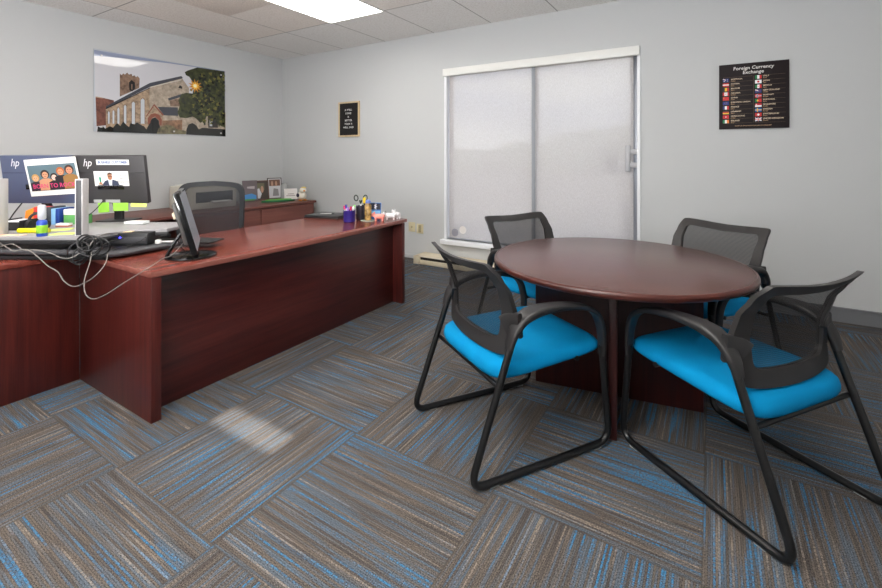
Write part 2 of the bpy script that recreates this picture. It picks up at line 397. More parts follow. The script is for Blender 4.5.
# ================================================================ THE ROOM
YB, XL, CZ = 4.677, -5.872, 2.875
XR, YF = 2.3, -1.6
f = MB(); f.box(XL-.1, XR+.1, YF-.1, YB+.15, -.1, 0); struct('floor', f, carpet_mat())
c = MB(); c.box(XL-.1, XR+.1, YF-.1, YB+.15, CZ, CZ+.1); struct('ceiling', c, ceiling_mat())
WX0, WX1, WZ0, WZ1 = -2.80, -.625, .30, 2.37
b = MB()
b.box(XL-.1, WX0, YB, YB+.15, 0, CZ); b.box(WX1, XR+.1, YB, YB+.15, 0, CZ)
b.box(WX0, WX1, YB, YB+.15, 0, WZ0); b.box(WX0, WX1, YB, YB+.15, WZ1, CZ)
struct('wall_back', b, wall_m)
b = MB(); b.box(XL-.1, XL, YF-.1, YB, 0, CZ); struct('wall_left', b, wall_m)
b = MB(); b.box(XR, XR+.1, YF-.1, YB, 0, CZ); struct('wall_right', b, wall_m)
# wall behind the camera with an added opening, cut to shape the sun patch
tx0, tx1, tz0, tz1 = -1.80, -1.32, 1.93, 2.06
b = MB(); b.box(XL, tx0, YF-.06, YF, 0, CZ); b.box(tx1, XR, YF-.06, YF, 0, CZ)
b.box(tx0, tx1, YF-.06, YF, 0, tz0); b.box(tx0, tx1, YF-.06, YF, tz1, CZ); struct('wall_front', b, wall_m)
base_m = mat('grey_vinyl_base', (112, 114, 118), .5)
for nm, bx in (('baseboard_back', (-.62, XR, YB-.012, YB)), ('baseboard_left', (XL, XL+.012, YF, YB-.012)), ('baseboard_right', (XR-.012, XR, YF, YB-.012))):
    b = MB(); b.box(*bx, 0, .10)
    if nm == 'baseboard_back': b.box(-.62, XR, YB-.018, YB, .10, .118, .004)
    struct(nm, b, base_m)

b = MB(); b.box(XL, -3.1, YB-.010, YB, 0, .05, .002); struct('trim_3', b, mat('painted_base', (196, 198, 200), .6))
# window
jamb = mat('white_window_trim', (236, 238, 242), .4)
alu = mat('aluminium_sash', (150, 154, 162), .4, metal=.3)
b = MB()
b.box(WX0-.03, WX0+.004, YB-.015, YB+.15, WZ0, WZ1); b.box(WX1-.004, WX1+.022, YB-.015, YB+.15, WZ0, WZ1)
b.box(WX0, WX1, YB-.0, YB+.15, WZ1-.01, WZ1+.02)
struct('trim_1', b, jamb)
b = MB(); b.box(WX0-.06, WX1+.05, YB-.07, YB+.15, WZ0-.055, WZ0, .008); struct('trim_2', b, jamb)
win = empty('window_1', (0, YB+.09, 0)); tag(win, kind='structure')
b = MB()
for x0, x1, yo in ((WX0, -1.675, .0), (-1.715, WX1+.0, .03)):
    for a in ((x0, x0+.045, WZ0, WZ1), (x1-(.045 if x0 < -2 else .085), x1, WZ0, WZ1), (x0, x1, WZ0, WZ0+.04), (x0, x1, WZ1-.05, WZ1)):
        b.box(a[0], a[1], yo-.012, yo+.012, a[2], a[3], .003)
b.build('sash_frame', alu, win)
def glass_mat():
    m = bpy.data.materials.new('clear_pane'); m.use_nodes = True; n = m.node_tree; out = n.nodes['Material Output']; n.nodes.remove(n.nodes['Principled BSDF'])
    t = n.nodes.new('ShaderNodeBsdfTransparent'); t.inputs[0].default_value = (.93, .95, .96, 1); g = n.nodes.new('ShaderNodeBsdfGlossy'); g.inputs['Roughness'].default_value = .02
    x = n.nodes.new('ShaderNodeMixShader'); x.inputs[0].default_value = .06; n.links.new(t.outputs[0], x.inputs[1]); n.links.new(g.outputs[0], x.inputs[2]); n.links.new(x.outputs[0], out.inputs[0]); return m
gm = glass_mat()
for x0, x1, yo in ((WX0+.045, -1.72, 0), (-1.67, WX1-.045, .03)):
    b = MB(); b.box(x0, x1, yo-.003, yo+.003, WZ0+.04, WZ1-.05); b.build('glass_pane', gm, win)

# roller shade with its white head rail
sh = empty('roller_shade', (-1.71, YB, 2.3), 0, 'woven light grey solar shade covering the window, under a white head rail', 'window shade')
def shp(mb): bmesh.ops.translate(mb.bm, vec=(1.71, -YB, -2.3), verts=mb.bm.verts); return mb
sf = shade_mat()
b = MB(); b.box(WX0+.02, -1.70, YB+.028, YB+.030, WZ0+.02, 2.36); shp(b).build('shade_panel', sf, sh, 0)
b = MB(); b.box(-1.70, WX1-.045, YB+.034, YB+.036, WZ0+.02, 2.36); shp(b).build('shade_panel', sf, sh, 0)
b = MB(); b.box(-2.835, -.605, YB-.05, YB+.0, 2.305, 2.395, .006); shp(b).build('head_rail', mat('head_rail_white', (240, 240, 236), .5), sh)
b = MB(); b.box(-1.715, -1.675, YB+.018, YB+.027, WZ0+.01, 2.33, .003); shp(b).build('centre_rail', mat('shade_rail', (150, 154, 160), .5), sh)
b = MB(); b.box(WX0+.03, WX1-.04, YB+.022, YB+.042, WZ0+.004, WZ0+.02, .004); shp(b).build('bottom_rail', mat('shade_rail', (150, 154, 160), .5), sh)
la = empty('window_latch', (-.655, YB+.01, 1.30), 0, 'grey metal pull latch on the right edge of the window', 'latch')
b = MB(); b.box(-.085, -.04, -.012, .012, -.13, .13, .006); b.build('handle_plate', mat('latch_metal', (176, 176, 180), .5, metal=.1), la)
b = MB(); b.box(-.04, .05, -.02, .0, .04, .09, .008); b.box(-.04, .05, -.02, .0, -.09, -.04, .008); b.box(.03, .05, -.024, .0, -.09, .09, .006); b.build('pull_bracket', mat('latch_metal', (176, 176, 180), .5, metal=.1), la)
for nm, x, z, cc, lb in (('round_sticker', -2.70, .385, (150, 148, 156), 'grey round spot sticker low on the left shade panel'), ('round_sticker', -2.59, .425, (226, 220, 214), 'pale round spot sticker low on the left shade panel')):
    b = MB(); b.lathe([(0, 0), (.048, 0), (.048, .001), (0, .001)], 24, Matrix.Translation((x, YB+.0275, z)) @ Matrix.Rotation(PI/2, 4, 'X')); tag(b.build(nm, cm('sticker_%d' % cc[0], cc, .8)), lb, 'sticker')

# outside: yard, far trees, a dark utility box
b = MB(); b.box(-60, 60, 5.0, 90, -.6, -.3); struct('ground', b, mat('pale_paving', (118, 111, 104), .9))
random.seed(4)
tr = MB()
for i in range(46):
    x = -62+i*2.2+random.uniform(-1, 1); r_ = random.uniform(1.8, 3.0); top = 2.6+(1.2 if x > -12 else 0)+random.uniform(-.5, .5)
    tr.sphere((x, 45+random.uniform(-3, 3), top-r_), r_, 10, sc=(1.2, 1, 1))
tr.box(-64, 44, 46, 48, -.3, 2.0)
tag(tr.build('distant_trees', mat('hazy_foliage', (108, 110, 104), .9, var=.15, vs=.6)), 'hazy tree line seen faintly through the shade', 'trees', kind='stuff')
b = MB(); b.box(-1.05, .15, 6.4, 7.2, -.3, .62, .02); b.box(-1.08, .18, 6.37, 7.23, .60, .64, .01); tag(b.build('utility_box', mat('dark_utility_metal', (70, 78, 92), .5)), 'dark box outdoors seen dimly through the lower right of the shade', 'utility box')

# ceiling lights: the first is in view, the other three are added, unseen
lens_m = mat('light_diffuser', (255, 255, 255), .5, emit=(255, 251, 244), es=LIGHT_STRENGTH)
LX, LY = -3.772+.3925, 3.686-.774
lt = empty('ceiling_light', (LX, LY, CZ), 0, 'bright white rectangular troffer light set flush in the tile ceiling', 'ceiling light')
b = MB(); e = .012
for a in ((-.3925, .3925, -.774, -.774+e), (-.3925, .3925, .774-e, .774), (-.3925, -.3925+e, -.774, .774), (.3925-e, .3925, -.774, .774)): b.box(a[0], a[1], a[2], a[3], -.012, 0)
b.build('frame', white, lt)
b = MB(); b.box(-.38, .38, -.762, .762, -.009, -.002); b.build('diffuser', lens_m, lt)
for i, (x, y) in enumerate(((-3.38, .1), (-.64, 1.6), (-.9, -.6))):
    dup(lt, (x, y, CZ), 0, ('added unseen troffer light in the ceiling above the camera, nearest the left wall', 'added unseen troffer light in the ceiling above the round table', 'added unseen troffer light in the ceiling behind the camera')[i])
# air return vent in the top of the picture
vt = empty('ceiling_vent', (-4.557+.3925, 3.686-.774*1.5, CZ), 0, 'square beige perforated ceiling tile between the light and the wall', 'ceiling panel')
b = MB(); b.box(-.385, .385, -.38, .38, -.01, 0, .003); b.build('panel', mat('perforated_panel', (226, 214, 204), .9, var=.12, vs=90), vt)
v2 = empty('ceiling_vent', (-4.557+.3925, 3.686-.774*2.5, CZ), 0, 'dark slatted air vent at the top edge of the picture', 'air vent')
b = MB()
for a in ((-.385, .385, -.38, -.33), (-.385, .385, .33, .38), (-.385, -.335, -.38, .38), (.335, .385, -.38, .38)): b.box(a[0], a[1], a[2], a[3], -.014, 0, .003)
b.build('frame', mat('vent_frame', (150, 142, 134), .6), v2)
b = MB(); b.box(-.335, .335, -.33, .33, -.003, 0); b.build('backing', creamd, v2)
b = MB()
for i in range(12): b.box(-.335, .335, -.32+i*.054, -.29+i*.054, -.012, -.006)
b.build('slats', mat('vent_slat', (96, 88, 82), .6), v2)

# baseboard heater
ht = empty('baseboard_heater', (-2.07, YB-.20, 0), 0, 'low cream metal baseboard heater with a dark open slot below the window', 'heater')
b = MB(); b.box(-1.06, 1.2, .02, .195, .0, .105, .004); b.build('back_housing', cream, ht)
b = MB(); b.box(-1.0, 1.2, -.02, .02, .0, .055, .006); b.build('front_cover', cream, ht)
b = MB(); b.box(-1.0, 1.2, -.005, .02, .055, .09); b.build('slot_shade_strip', creamd, ht)  # solid dark strip colouring in the shade inside the slot
b = MB(); b.box(-1.07, 1.2, -.025, .19, .09, .10, .003); b.build('top_lip', mat('cream_metal_light', (226, 216, 196), .5), ht)
b = MB(); b.box(-1.075, -.985, -.03, .19, 0.0, .10, .006); b.build('end_cap', cream, ht)
# outlets
for x, lb, k in ((-3.325, 'cream wall plate with a cable jack, left one of the pair under the letter board', 0), (-3.20, 'cream wall outlet plate, right one of the pair nearer the window', 1)):
    o = empty('wall_outlet', (x, YB, .405-.012*k), 0, lb, 'outlet')
    b = MB(); b.box(-.052, .052, -.008, 0, -.062, .062, .004); b.build('cover_plate', mat('ivory_plate', (218, 208, 172), .4), o)
    b = MB()
    if k: b.box(-.02, .02, -.011, -.008, -.045, .045, .003)
    else: b.box(-.012, .012, -.011, -.008, -.014, .014, .003)
    b.build('socket', mat('ivory_socket', (176, 164, 128), .5), o)
    b = MB(); b.lathe([(0, 0), (.004, 0), (.004, .003), (0, .003)], 8, Matrix.Translation((0, -.008, 0 if k else .045)) @ Matrix.Rotation(PI/2, 4, 'X')); b.build('screw', silver, o)

# ================================================================ ROUND TABLE
TC = (-.468, 2.59)
tb = empty('round_table', (TC[0], TC[1], 0), R(9.5), 'round dark mahogany meeting table on a crossed panel base', 'table')
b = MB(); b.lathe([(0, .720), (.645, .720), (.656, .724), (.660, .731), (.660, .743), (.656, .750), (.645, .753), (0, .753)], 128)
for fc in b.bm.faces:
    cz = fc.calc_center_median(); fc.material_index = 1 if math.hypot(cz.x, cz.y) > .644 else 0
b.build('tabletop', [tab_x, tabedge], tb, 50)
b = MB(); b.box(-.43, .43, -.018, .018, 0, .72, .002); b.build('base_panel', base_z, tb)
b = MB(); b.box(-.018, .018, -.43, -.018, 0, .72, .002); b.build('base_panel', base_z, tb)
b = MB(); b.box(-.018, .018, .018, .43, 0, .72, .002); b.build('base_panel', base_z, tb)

# ================================================================ GUEST CHAIRS
def smooth_iv(x, tab):
    for (a, va), (b_, vb) in zip(tab[:-1], tab[1:]):
        if x <= b_:
            q = max(0, min(1, (x-a)/(b_-a))); q = q*q*(3-2*q)*.5+q*.5; return va+(vb-va)*q
    return tab[-1][1]
def back_y(x, z): return smooth_iv(z, [(.44, .150), (.56, .168), (.66, .168), (.75, .140), (.82, .095), (.88, .045)]) - .040*(1-(x/.28)**2)
def make_guest_chair():
    t = empty('guest_chair', (0, 0, 0))
    tag(t, 'x', 'chair', 'blue seated guest chairs round the meeting table')
    # one bent tube per side: rear upright, floor runner, front upright
    for s in (-1, 1):
        X = s*.300
        p = arc_path([(X, .158, .60), (X, -.055, .0155), (X, .675, .0155), (X, .632, .46)], .075, 8)
        b = MB(); b.sweep(p, .0155, 12, side=(1, 0, 0)); fr = b.build('sled_frame', frm, t, 60)
        for yy in (.055, .60):
            g = MB(); g.box(X-.011, X+.011, yy-.02, yy+.02, 0.0, .007, .002); g.build('floor_glide', mat('clear_glide', (176, 178, 178), .4), fr)
        # arm: flat plastic loop from the backrest over to the front upright
        pa = spline([(X, .128, .535), (X, .150, .595), (X, .195, .648), (X, .26, .670), (X, .36, .674), (X, .46, .664), (X, .54, .645), (X, .595, .610), (X, .622, .555), (X, .632, .49), (X, .633, .415)], 5)
        n = len(pa); rd = [smooth_iv(i/(n-1), [(0, .62), (.12, .95), (.26, 1.22), (.45, .92), (.7, .78), (1, .62)]) for i in range(n)]
        prof = [(a*1.0, c_) for a, c_ in rrect(.034, .014, .010, 3)]
        b = MB(); b.sweep(pa, 0, side=(1, 0, 0), prof=prof, radii=rd); b.build('armrest', arm_m, t, 50)
        b = MB(); b.sweep(spline([(s*.318, .172, .628), (s*.290, .168, .625), (s*.262, .160, .615), (s*.240, .150, .600)], 4), 0, side=(0, 0, 1), prof=rrect(.050, .012, .008, 3), radii=[1.0]*13)
        b.build('arm_bracket', arm_m, t, 50)
    b = MB(); b.sweep([(-.29, .095, .375), (.29, .095, .375)], .011, 10); b.build('stretcher', frm, t, 60)
    b = MB(); b.sweep([(-.29, .50, .420), (.29, .50, .420)], .011, 10); b.sweep([(-.17, .12, .375), (-.17, .55, .405)], .010, 8); b.sweep([(.17, .12, .375), (.17, .55, .405)], .010, 8); b.build('seat_support', frm, t, 60)
    # seat cushion
    b = MB(); bm = b.bm; NU, NR = 56, 9
    def sup(a, hx, hy, e=6.0):
        ca, sa = math.cos(a), math.sin(a); return (hx*math.copysign(abs(ca)**(2/e), ca), hy*math.copysign(abs(sa)**(2/e), sa))
    rings = []
    prof = [(.80, .386), (.93, .388), (.985, .398), (1.0, .413), (1.0, .428), (.985, .446), (.95, .458), (.88, .466), (.70, .472), (.45, .474), (.2, .473)]
    cy_, hy, hx = .382, .312, .286
    for k, z in prof:
        rg = []
        for i in range(NU):
            x, y = sup(2*PI*i/NU, hx*k, hy*k)
            yy = cy_+y; wf = max(0, (yy-.50)/.137)
            q_ = max(0, (yy-.1)/.58); low = max(0, (.446-z)/.07)
            dz = .012*q_ + .034*q_*low - .012*max(0, (yy-.62)/.07)**2*(1-low)
            rg.append(bm.verts.new((x, yy, z+dz)))
        rings.append(rg)
    for a, c_ in zip(rings[:-1], rings[1:]):
        for i in range(NU): b._f((a[i], a[(i+1) % NU], c_[(i+1) % NU], c_[i]), True)
    b._f(rings[0][::-1]); b._f(rings[-1])
    b.build('seat', blue, t, 0)
    # backrest frame: loop of curved plastic round the mesh
    outer = [(0, .474), (.10, .475), (.19, .479), (.245, .488), (.270, .506), (.280, .55), (.285, .61), (.289, .68), (.290, .76), (.286, .82), (.283, .855), (.277, .874), (.258, .882), (.18, .878), (.09, .872), (0, .869)]
    inner = [(0, .535), (.09, .536), (.155, .539), (.192, .548), (.208, .566), (.214, .595), (.220, .64), (.228, .69), (.237, .76), (.239, .80), (.238, .822), (.230, .836), (.214, .841), (.16, .838), (.08, .833), (0, .830)]
    def full(h): r_ = spline([(x, 0, z) for x, z in h], 3); r_ = [(p.x, p.z) for p in r_]; return r_ + [(-x, z) for x, z in r_[-2:0:-1]]
    O, I = full(outer), full(inner); N = len(O)
    b = MB(); L4 = []
    for pts, d in ((O, -.010), (O, .010), (I, .012), (I, -.012)):
        L4.append([b.bm.verts.new((x, back_y(x, z)+d, z)) for x, z in pts])
    for a, c_ in ((0, 1), (1, 2), (2, 3), (3, 0)):
        for i in range(N): b._f((L4[a][i], L4[a][(i+1) % N], L4[c_][(i+1) % N], L4[c_][i]))
    bmesh.ops.recalc_face_normals(b.bm, faces=b.bm.faces)
    bf = b.build('backrest_frame', blkf, t, 45)
    b = MB(); cen = (0, .68); prev = None
    for k in (1.02, .85, .68, .51, .34, .17, 0):
        if k == 0: v = b.bm.verts.new((0, back_y(0, .68), .68)); [b._f((prev[i], prev[(i+1) % N], v), True) for i in range(N)]; break
        rg = []
        for x, z in I:
            xx, zz = x*k, cen[1]+(z-cen[1])*k; rg.append(b.bm.verts.new((xx, back_y(xx, zz), zz)))
        if prev: [b._f((prev[i], prev[(i+1) % N], rg[(i+1) % N], rg[i]), True) for i in range(N)]
        prev = rg
    b.build('back_mesh', meshb, bf, 0)
    return t
gc = make_guest_chair()
def heading(hx, hy): return math.atan2(hy, hx)-PI/2
for i, (x, y, hx, hy, lb) in enumerate((
    (-1.03, 1.735, .549, .836, 'guest chair near left of the round table, seen from behind, wholly in view'),
    (.36, 2.05, -.808, .590, 'guest chair near right of the round table, its back to us, cut off'),
    (-1.33, 3.18, .89, -.46, 'guest chair behind the round table, in front of the window'),
    (.085, 3.50, -.54, -.84, 'guest chair behind the round table, in front of the bare grey wall'))):
    o = gc if i == 0 else dup(gc)
    o.location = (x, y, 0); o.rotation_euler = (0, 0, heading(hx, hy)); o['label'] = 'blue-seated ' + lb

# ================================================================ MAIN DESK
dk = empty('office_desk', (-2.75, 2.2, 0), 0, 'long bow-front mahogany desk with a glossy reddish top', 'desk')
def dloc(mb): bmesh.ops.translate(mb.bm, vec=(2.75, -2.2, 0), verts=mb.bm.verts); return mb
fe = []
for i in range(25):
    q = i/24; fe.append((-2.352+.045*math.sin(PI*q)-.028*q, 1.095+q*(3.29-1.095)))
poly = [(-3.2, 1.095), (fe[0][0]-.025, 1.095), (fe[0][0]-.007, 1.102)] + [(fe[0][0], 1.12)] + fe[2:-1] + [(fe[-1][0]-.005, 3.275), (fe[-1][0]-.03, 3.285), (-3.2, 3.285)]
b = MB(); b.prism(poly, .72, .75, .005)
for fc in b.bm.faces:
    fc.material_index = 0 if abs(fc.normal.z) > .9 else 1
    fc.normal_update(); fc.material_index = 0 if abs(fc.normal.z) > .9 else 1
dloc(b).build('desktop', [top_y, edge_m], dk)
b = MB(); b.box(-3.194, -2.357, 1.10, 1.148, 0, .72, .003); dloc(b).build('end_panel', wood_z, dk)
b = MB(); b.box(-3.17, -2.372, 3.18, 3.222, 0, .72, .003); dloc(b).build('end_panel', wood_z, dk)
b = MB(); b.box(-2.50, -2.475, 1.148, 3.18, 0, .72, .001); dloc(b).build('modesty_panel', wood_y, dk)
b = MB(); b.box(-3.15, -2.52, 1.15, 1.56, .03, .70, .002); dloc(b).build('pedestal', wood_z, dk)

# ---- bridge
br = empty('desk_return', (-4.1, .72, 0), 0, 'plain mahogany return desk at the lower left corner, under the cluttered riser', 'desk')
def bloc(mb): bmesh.ops.translate(mb.bm, vec=(4.1, -.72, 0), verts=mb.bm.verts); return mb
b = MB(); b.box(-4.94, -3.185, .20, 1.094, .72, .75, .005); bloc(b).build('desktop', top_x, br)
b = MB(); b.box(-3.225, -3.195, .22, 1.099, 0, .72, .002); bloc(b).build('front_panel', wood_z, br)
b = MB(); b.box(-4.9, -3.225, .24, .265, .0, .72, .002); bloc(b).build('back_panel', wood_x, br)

# ---- credenza along the left wall
cz = empty('credenza', (-5.42, 2.5, 0), 0, 'long low mahogany credenza running along the left wall', 'cabinet')
def cloc(mb): bmesh.ops.translate(mb.bm, vec=(5.42, -2.5, 0), verts=mb.bm.verts); return mb
b = MB(); b.box(-5.86, -4.975, .2, 4.57, .642, .672, .004); cloc(b).build('worktop', cred_y, cz)
b = MB(); b.box(-5.84, -5.01, 2.75, 4.55, 0, .642, .002); cloc(b).build('cabinet_body', cred_y, cz)
b = MB(); b.box(-5.84, -5.01, .22, 1.5, 0, .642, .002); cloc(b).build('cabinet_body', cred_y, cz)
b = MB(); b.box(-5.84, -5.82, 1.5, 2.75, .2, .642); cloc(b).build('back_panel', mat('recess_shade_board', (50, 26, 24), .6), cz)  # knee-space shade put into the board's dark colour
for y0, y1 in ((2.77, 3.64), (3.655, 4.53)):
    b = MB(); b.box(-5.01, -4.993, y0, y1, .03, .632, .002); cloc(b).build('door', cred_y, cz)

# ================================================================ OFFICE CHAIR
oc = empty('office_chair', (-3.49, 1.97, 0), .5527+PI-.08, 'grey mesh high-back swivel office chair behind the long desk', 'office chair')
# local: +y faces forward (towards the camera side), back at y ~ -.22
def ocy(x, z): return -.20-.055*(z-.6)+.05*(x/.3)**2
out_ = [(0, .50), (.18, .50), (.25, .53), (.275, .62), (.290, .75), (.292, .90), (.288, 1.0), (.276, 1.055), (.235, 1.09), (.15, 1.104), (0, 1.112)]
inn_ = [(0, .54), (.16, .54), (.222, .57), (.240, .64), (.252, .75), (.254, .90), (.250, .99), (.240, 1.03), (.205, 1.055), (.13, 1.066), (0, 1.073)]
def full2(h): r_ = spline([(x, 0, z) for x, z in h], 4); r_ = [(p.x, p.z) for p in r_]; return r_ + [(-x, z) for x, z in r_[-2:0:-1]]
O, I = full2(out_), full2(inn_); N = len(O); b = MB(); L4 = []
for pts, d in ((O, -.012), (O, .012), (I, .014), (I, -.014)): L4.append([b.bm.verts.new((x, ocy(x, z)+d, z)) for x, z in pts])
for a, c_ in ((0, 1), (1, 2), (2, 3), (3, 0)):
    for i in range(N): b._f((L4[a][i], L4[a][(i+1) % N], L4[c_][(i+1) % N], L4[c_][i]))
bmesh.ops.recalc_face_normals(b.bm, faces=b.bm.faces); bf = b.build('backrest_frame', mat('dark_frame_grey', (46, 48, 52), .5), oc, 45)
b = MB(); prev = None
for k in (1.02, .75, .5, .25, 0):
    if k == 0: v = b.bm.verts.new((0, ocy(0, .8), .8)); [b._f((prev[i], prev[(i+1) % N], v), True) for i in range(N)]; break
    rg = [b.bm.verts.new((x*k, ocy(x*k, .8+(z-.8)*k), .8+(z-.8)*k)) for x, z in I]
    if prev: [b._f((prev[i], prev[(i+1) % N], rg[(i+1) % N], rg[i]), True) for i in range(N)]
    prev = rg
b.build('back_mesh', meshg, bf, 0)
b = MB(); b.sweep(spline([(0, -.24, .52), (0, -.22, .46), (0, -.1, .42), (0, 0, .41)], 5), 0, side=(1, 0, 0), prof=rrect(.05, .012, .008, 3)); b.build('back_spine', blk, oc)
b = MB(); b.prism(rrect(.25, .24, .09, 6, 0, .03), .44, .52, .03, seg=4); b.build('seat', mat('black_seat_fabric', (32, 32, 36), .9), oc)
for s in (-1, 1):
    b = MB(); b.sweep(arc_path([(s*.2, .02, .43), (s*.31, .02, .45), (s*.31, .02, .66)], .05), .016, 10); b.build('arm_post', blk, oc)
    b = MB(); b.prism(rrect(.04, .13, .035, 5, s*.31, .04), .66, .69, .01); b.build('arm_pad', blk, oc)
b = MB(); b.lathe([(0, .10), (.03, .10), (.03, .30), (.018, .30), (.018, .43), (0, .43)], 16); b.build('gas_column', blk, oc)
for i in range(5):
    a = 2*PI*i/5+.3; b = MB(); b.sweep([(.02*math.cos(a), .02*math.sin(a), .11), (.15*math.cos(a), .15*math.sin(a), .10), (.29*math.cos(a), .29*math.sin(a), .075)], .018, 8, radii=[1.2, 1, .8]); lg = b.build('base_leg', blk, oc)
    b = MB(); b.lathe([(0, -.02), (.026, -.02), (.028, 0), (.026, .02), (0, .02)], 14, Matrix.Translation((.29*math.cos(a), .29*math.sin(a), .028)) @ Matrix.Rotation(a, 4, 'Z') @ Matrix.Rotation(PI/2, 4, 'X')); b.build('caster', blk, lg)
# ================================================================ WALL PICTURES
CHURCH = [
  ('sky', [(0.001,0.983),(0.995,1),(1.0,0.003),(0.015,0)]),
  ('brickred', [(0.01,0.42),(0.054,0.415),(0.124,0.397),(0.129,0.096),(0.016,0.065)]),
  ('roofline', [(0.01,0.424),(0.054,0.418),(0.054,0.407),(0.01,0.411)]),
  ('stone2', [(0.162,0.739),(0.175,0.723),(0.184,0.749),(0.196,0.736),(0.21,0.766),(0.223,0.743),(0.24,0.759),(0.246,0.73),(0.26,0.744),(0.271,0.723),(0.282,0.74),(0.296,0.713),(0.293,0.588),(0.162,0.45)]),
  ('dark', [(0.223,0.644),(0.239,0.678),(0.263,0.653),(0.266,0.572),(0.246,0.533),(0.225,0.543)]),
  ('stone2', [(0.239,0.627),(0.246,0.628),(0.246,0.557),(0.239,0.556)]),
  ('stone1', [(0.073,0.286),(0.372,0.616),(0.375,0.059),(0.073,0.033)]),
  ('stone3', [(0.366,0.636),(0.616,0.793),(0.672,0.672),(0.682,0.085),(0.366,0.057)]),
  ('slate', [(0.073,0.315),(0.369,0.672),(0.61,0.826),(0.623,0.8),(0.372,0.622),(0.073,0.289)]),
  ('cream', [(0.372,0.622),(0.61,0.78),(0.612,0.77),(0.373,0.61)]),
  ('dark', [(0.073,0.294),(0.369,0.613),(0.369,0.6),(0.073,0.278)]),
  ('stone2', [(0.082,0.101),(0.082,0.242),(0.091,0.275),(0.1,0.245),(0.1,0.103)]),
  ('pane', [(0.086,0.102),(0.086,0.238),(0.091,0.259),(0.097,0.241),(0.097,0.103)]),
  ('stone2', [(0.111,0.104),(0.111,0.26),(0.12,0.293),(0.131,0.263),(0.131,0.106)]),
  ('pane', [(0.115,0.105),(0.115,0.257),(0.12,0.277),(0.127,0.258),(0.127,0.106)]),
  ('stone2', [(0.142,0.107),(0.142,0.296),(0.153,0.329),(0.165,0.3),(0.165,0.109)]),
  ('pane', [(0.146,0.108),(0.146,0.293),(0.153,0.314),(0.16,0.295),(0.16,0.109)]),
  ('stone2', [(0.184,0.112),(0.184,0.337),(0.197,0.372),(0.21,0.341),(0.21,0.115)]),
  ('pane', [(0.189,0.113),(0.189,0.334),(0.197,0.355),(0.205,0.336),(0.205,0.114)]),
  ('stone2', [(0.238,0.118),(0.238,0.387),(0.252,0.421),(0.268,0.391),(0.268,0.12)]),
  ('pane', [(0.242,0.118),(0.242,0.384),(0.252,0.405),(0.263,0.387),(0.263,0.12)]),
  ('stone2', [(0.299,0.124),(0.299,0.439),(0.317,0.475),(0.335,0.445),(0.335,0.128)]),
  ('pane', [(0.303,0.125),(0.303,0.434),(0.317,0.458),(0.33,0.44),(0.33,0.127)]),
  ('dark', [(0.584,0.652),(0.597,0.696),(0.616,0.677),(0.616,0.648)]),
  ('slate', [(0.503,0.493),(0.623,0.583),(0.636,0.551),(0.509,0.462)]),
  ('stone2', [(0.515,0.463),(0.633,0.54),(0.633,0.405),(0.522,0.388)]),
  ('slate', [(0.424,0.365),(0.581,0.381),(0.584,0.264),(0.473,0.257)]),
  ('stone3', [(0.466,0.254),(0.623,0.263),(0.623,0.213),(0.466,0.195)]),
  ('stone1', [(0.346,0.129),(0.346,0.234),(0.399,0.389),(0.466,0.26),(0.466,0.066),(0.355,0.056)]),
  ('rust', [(0.338,0.222),(0.399,0.4),(0.473,0.261),(0.463,0.249),(0.399,0.374),(0.346,0.223)]),
  ('rust', [(0.355,0.119),(0.353,0.203),(0.375,0.259),(0.407,0.277),(0.439,0.257),(0.457,0.194),(0.457,0.119),(0.439,0.117),(0.437,0.181),(0.407,0.231),(0.384,0.211),(0.372,0.164),(0.372,0.111)]),
  ('dark', [(0.372,0.111),(0.372,0.164),(0.384,0.203),(0.407,0.222),(0.434,0.181),(0.437,0.117)]),
  ('rust2', [(0.46,0.184),(0.623,0.213),(0.625,0.069),(0.46,0.055)]),
  ('stone3', [(0.616,0.258),(1.0,0.367),(1.0,0.064),(0.616,0.046)]),
  ('trunk', [(0.833,0.379),(0.928,0.393),(0.928,0.13),(0.84,0.122)]),
  ('pane', [(0.852,0.241),(0.876,0.244),(0.876,0.15),(0.852,0.147)]),
  ('bush', [(0.02,0),(0.024,0.066),(0.039,0.049),(0.054,0.069),(0.069,0.041),(0.099,0.074),(0.118,0.055),(0.144,0.118),(0.165,0.083),(0.185,0.142),(0.207,0.094),(0.223,0.076),(0.233,0.127),(0.26,0.109),(0.277,0.142),(0.299,0.114),(0.326,0.095),(0.344,0.055),(0.361,0.12),(0.384,0.176),(0.401,0.209),(0.424,0.191),(0.442,0.107),(0.448,0.054),(0.448,0.004),(0.02,0)]),
  ('bush2', [(0.419,0.002),(0.431,0.074),(0.46,0.108),(0.496,0.134),(0.546,0.117),(0.571,0.076),(0.648,0.06),(0.648,0.01)]),
  ('bush', [(0.648,0.008),(0.651,0.082),(0.668,0.152),(0.702,0.178),(0.735,0.147),(0.756,0.091),(0.784,0.117),(1.0,0.113),(1.0,0.003)]),
  ('tree', [(0.636,0.887),(0.662,0.918),(0.702,0.951),(0.756,0.995),(0.812,1),(0.898,0.996),(0.992,1),(0.997,0.137),(0.928,0.178),(0.869,0.29),(0.833,0.333),(0.812,0.236),(0.77,0.185),(0.729,0.249),(0.702,0.269),(0.648,0.239),(0.597,0.244),(0.578,0.308),(0.597,0.411),(0.584,0.476),(0.61,0.569),(0.648,0.599),(0.702,0.599),(0.715,0.681),(0.702,0.769),(0.675,0.831),(0.648,0.846)]),
  ('blue_glare', [(0.001,0.983),(0.995,1),(0.995,0.996),(0.522,0.974),(0.18,0.94),(0.001,0.91)]),  # blue fringe of the ceiling light's reflection, drawn into the print
]

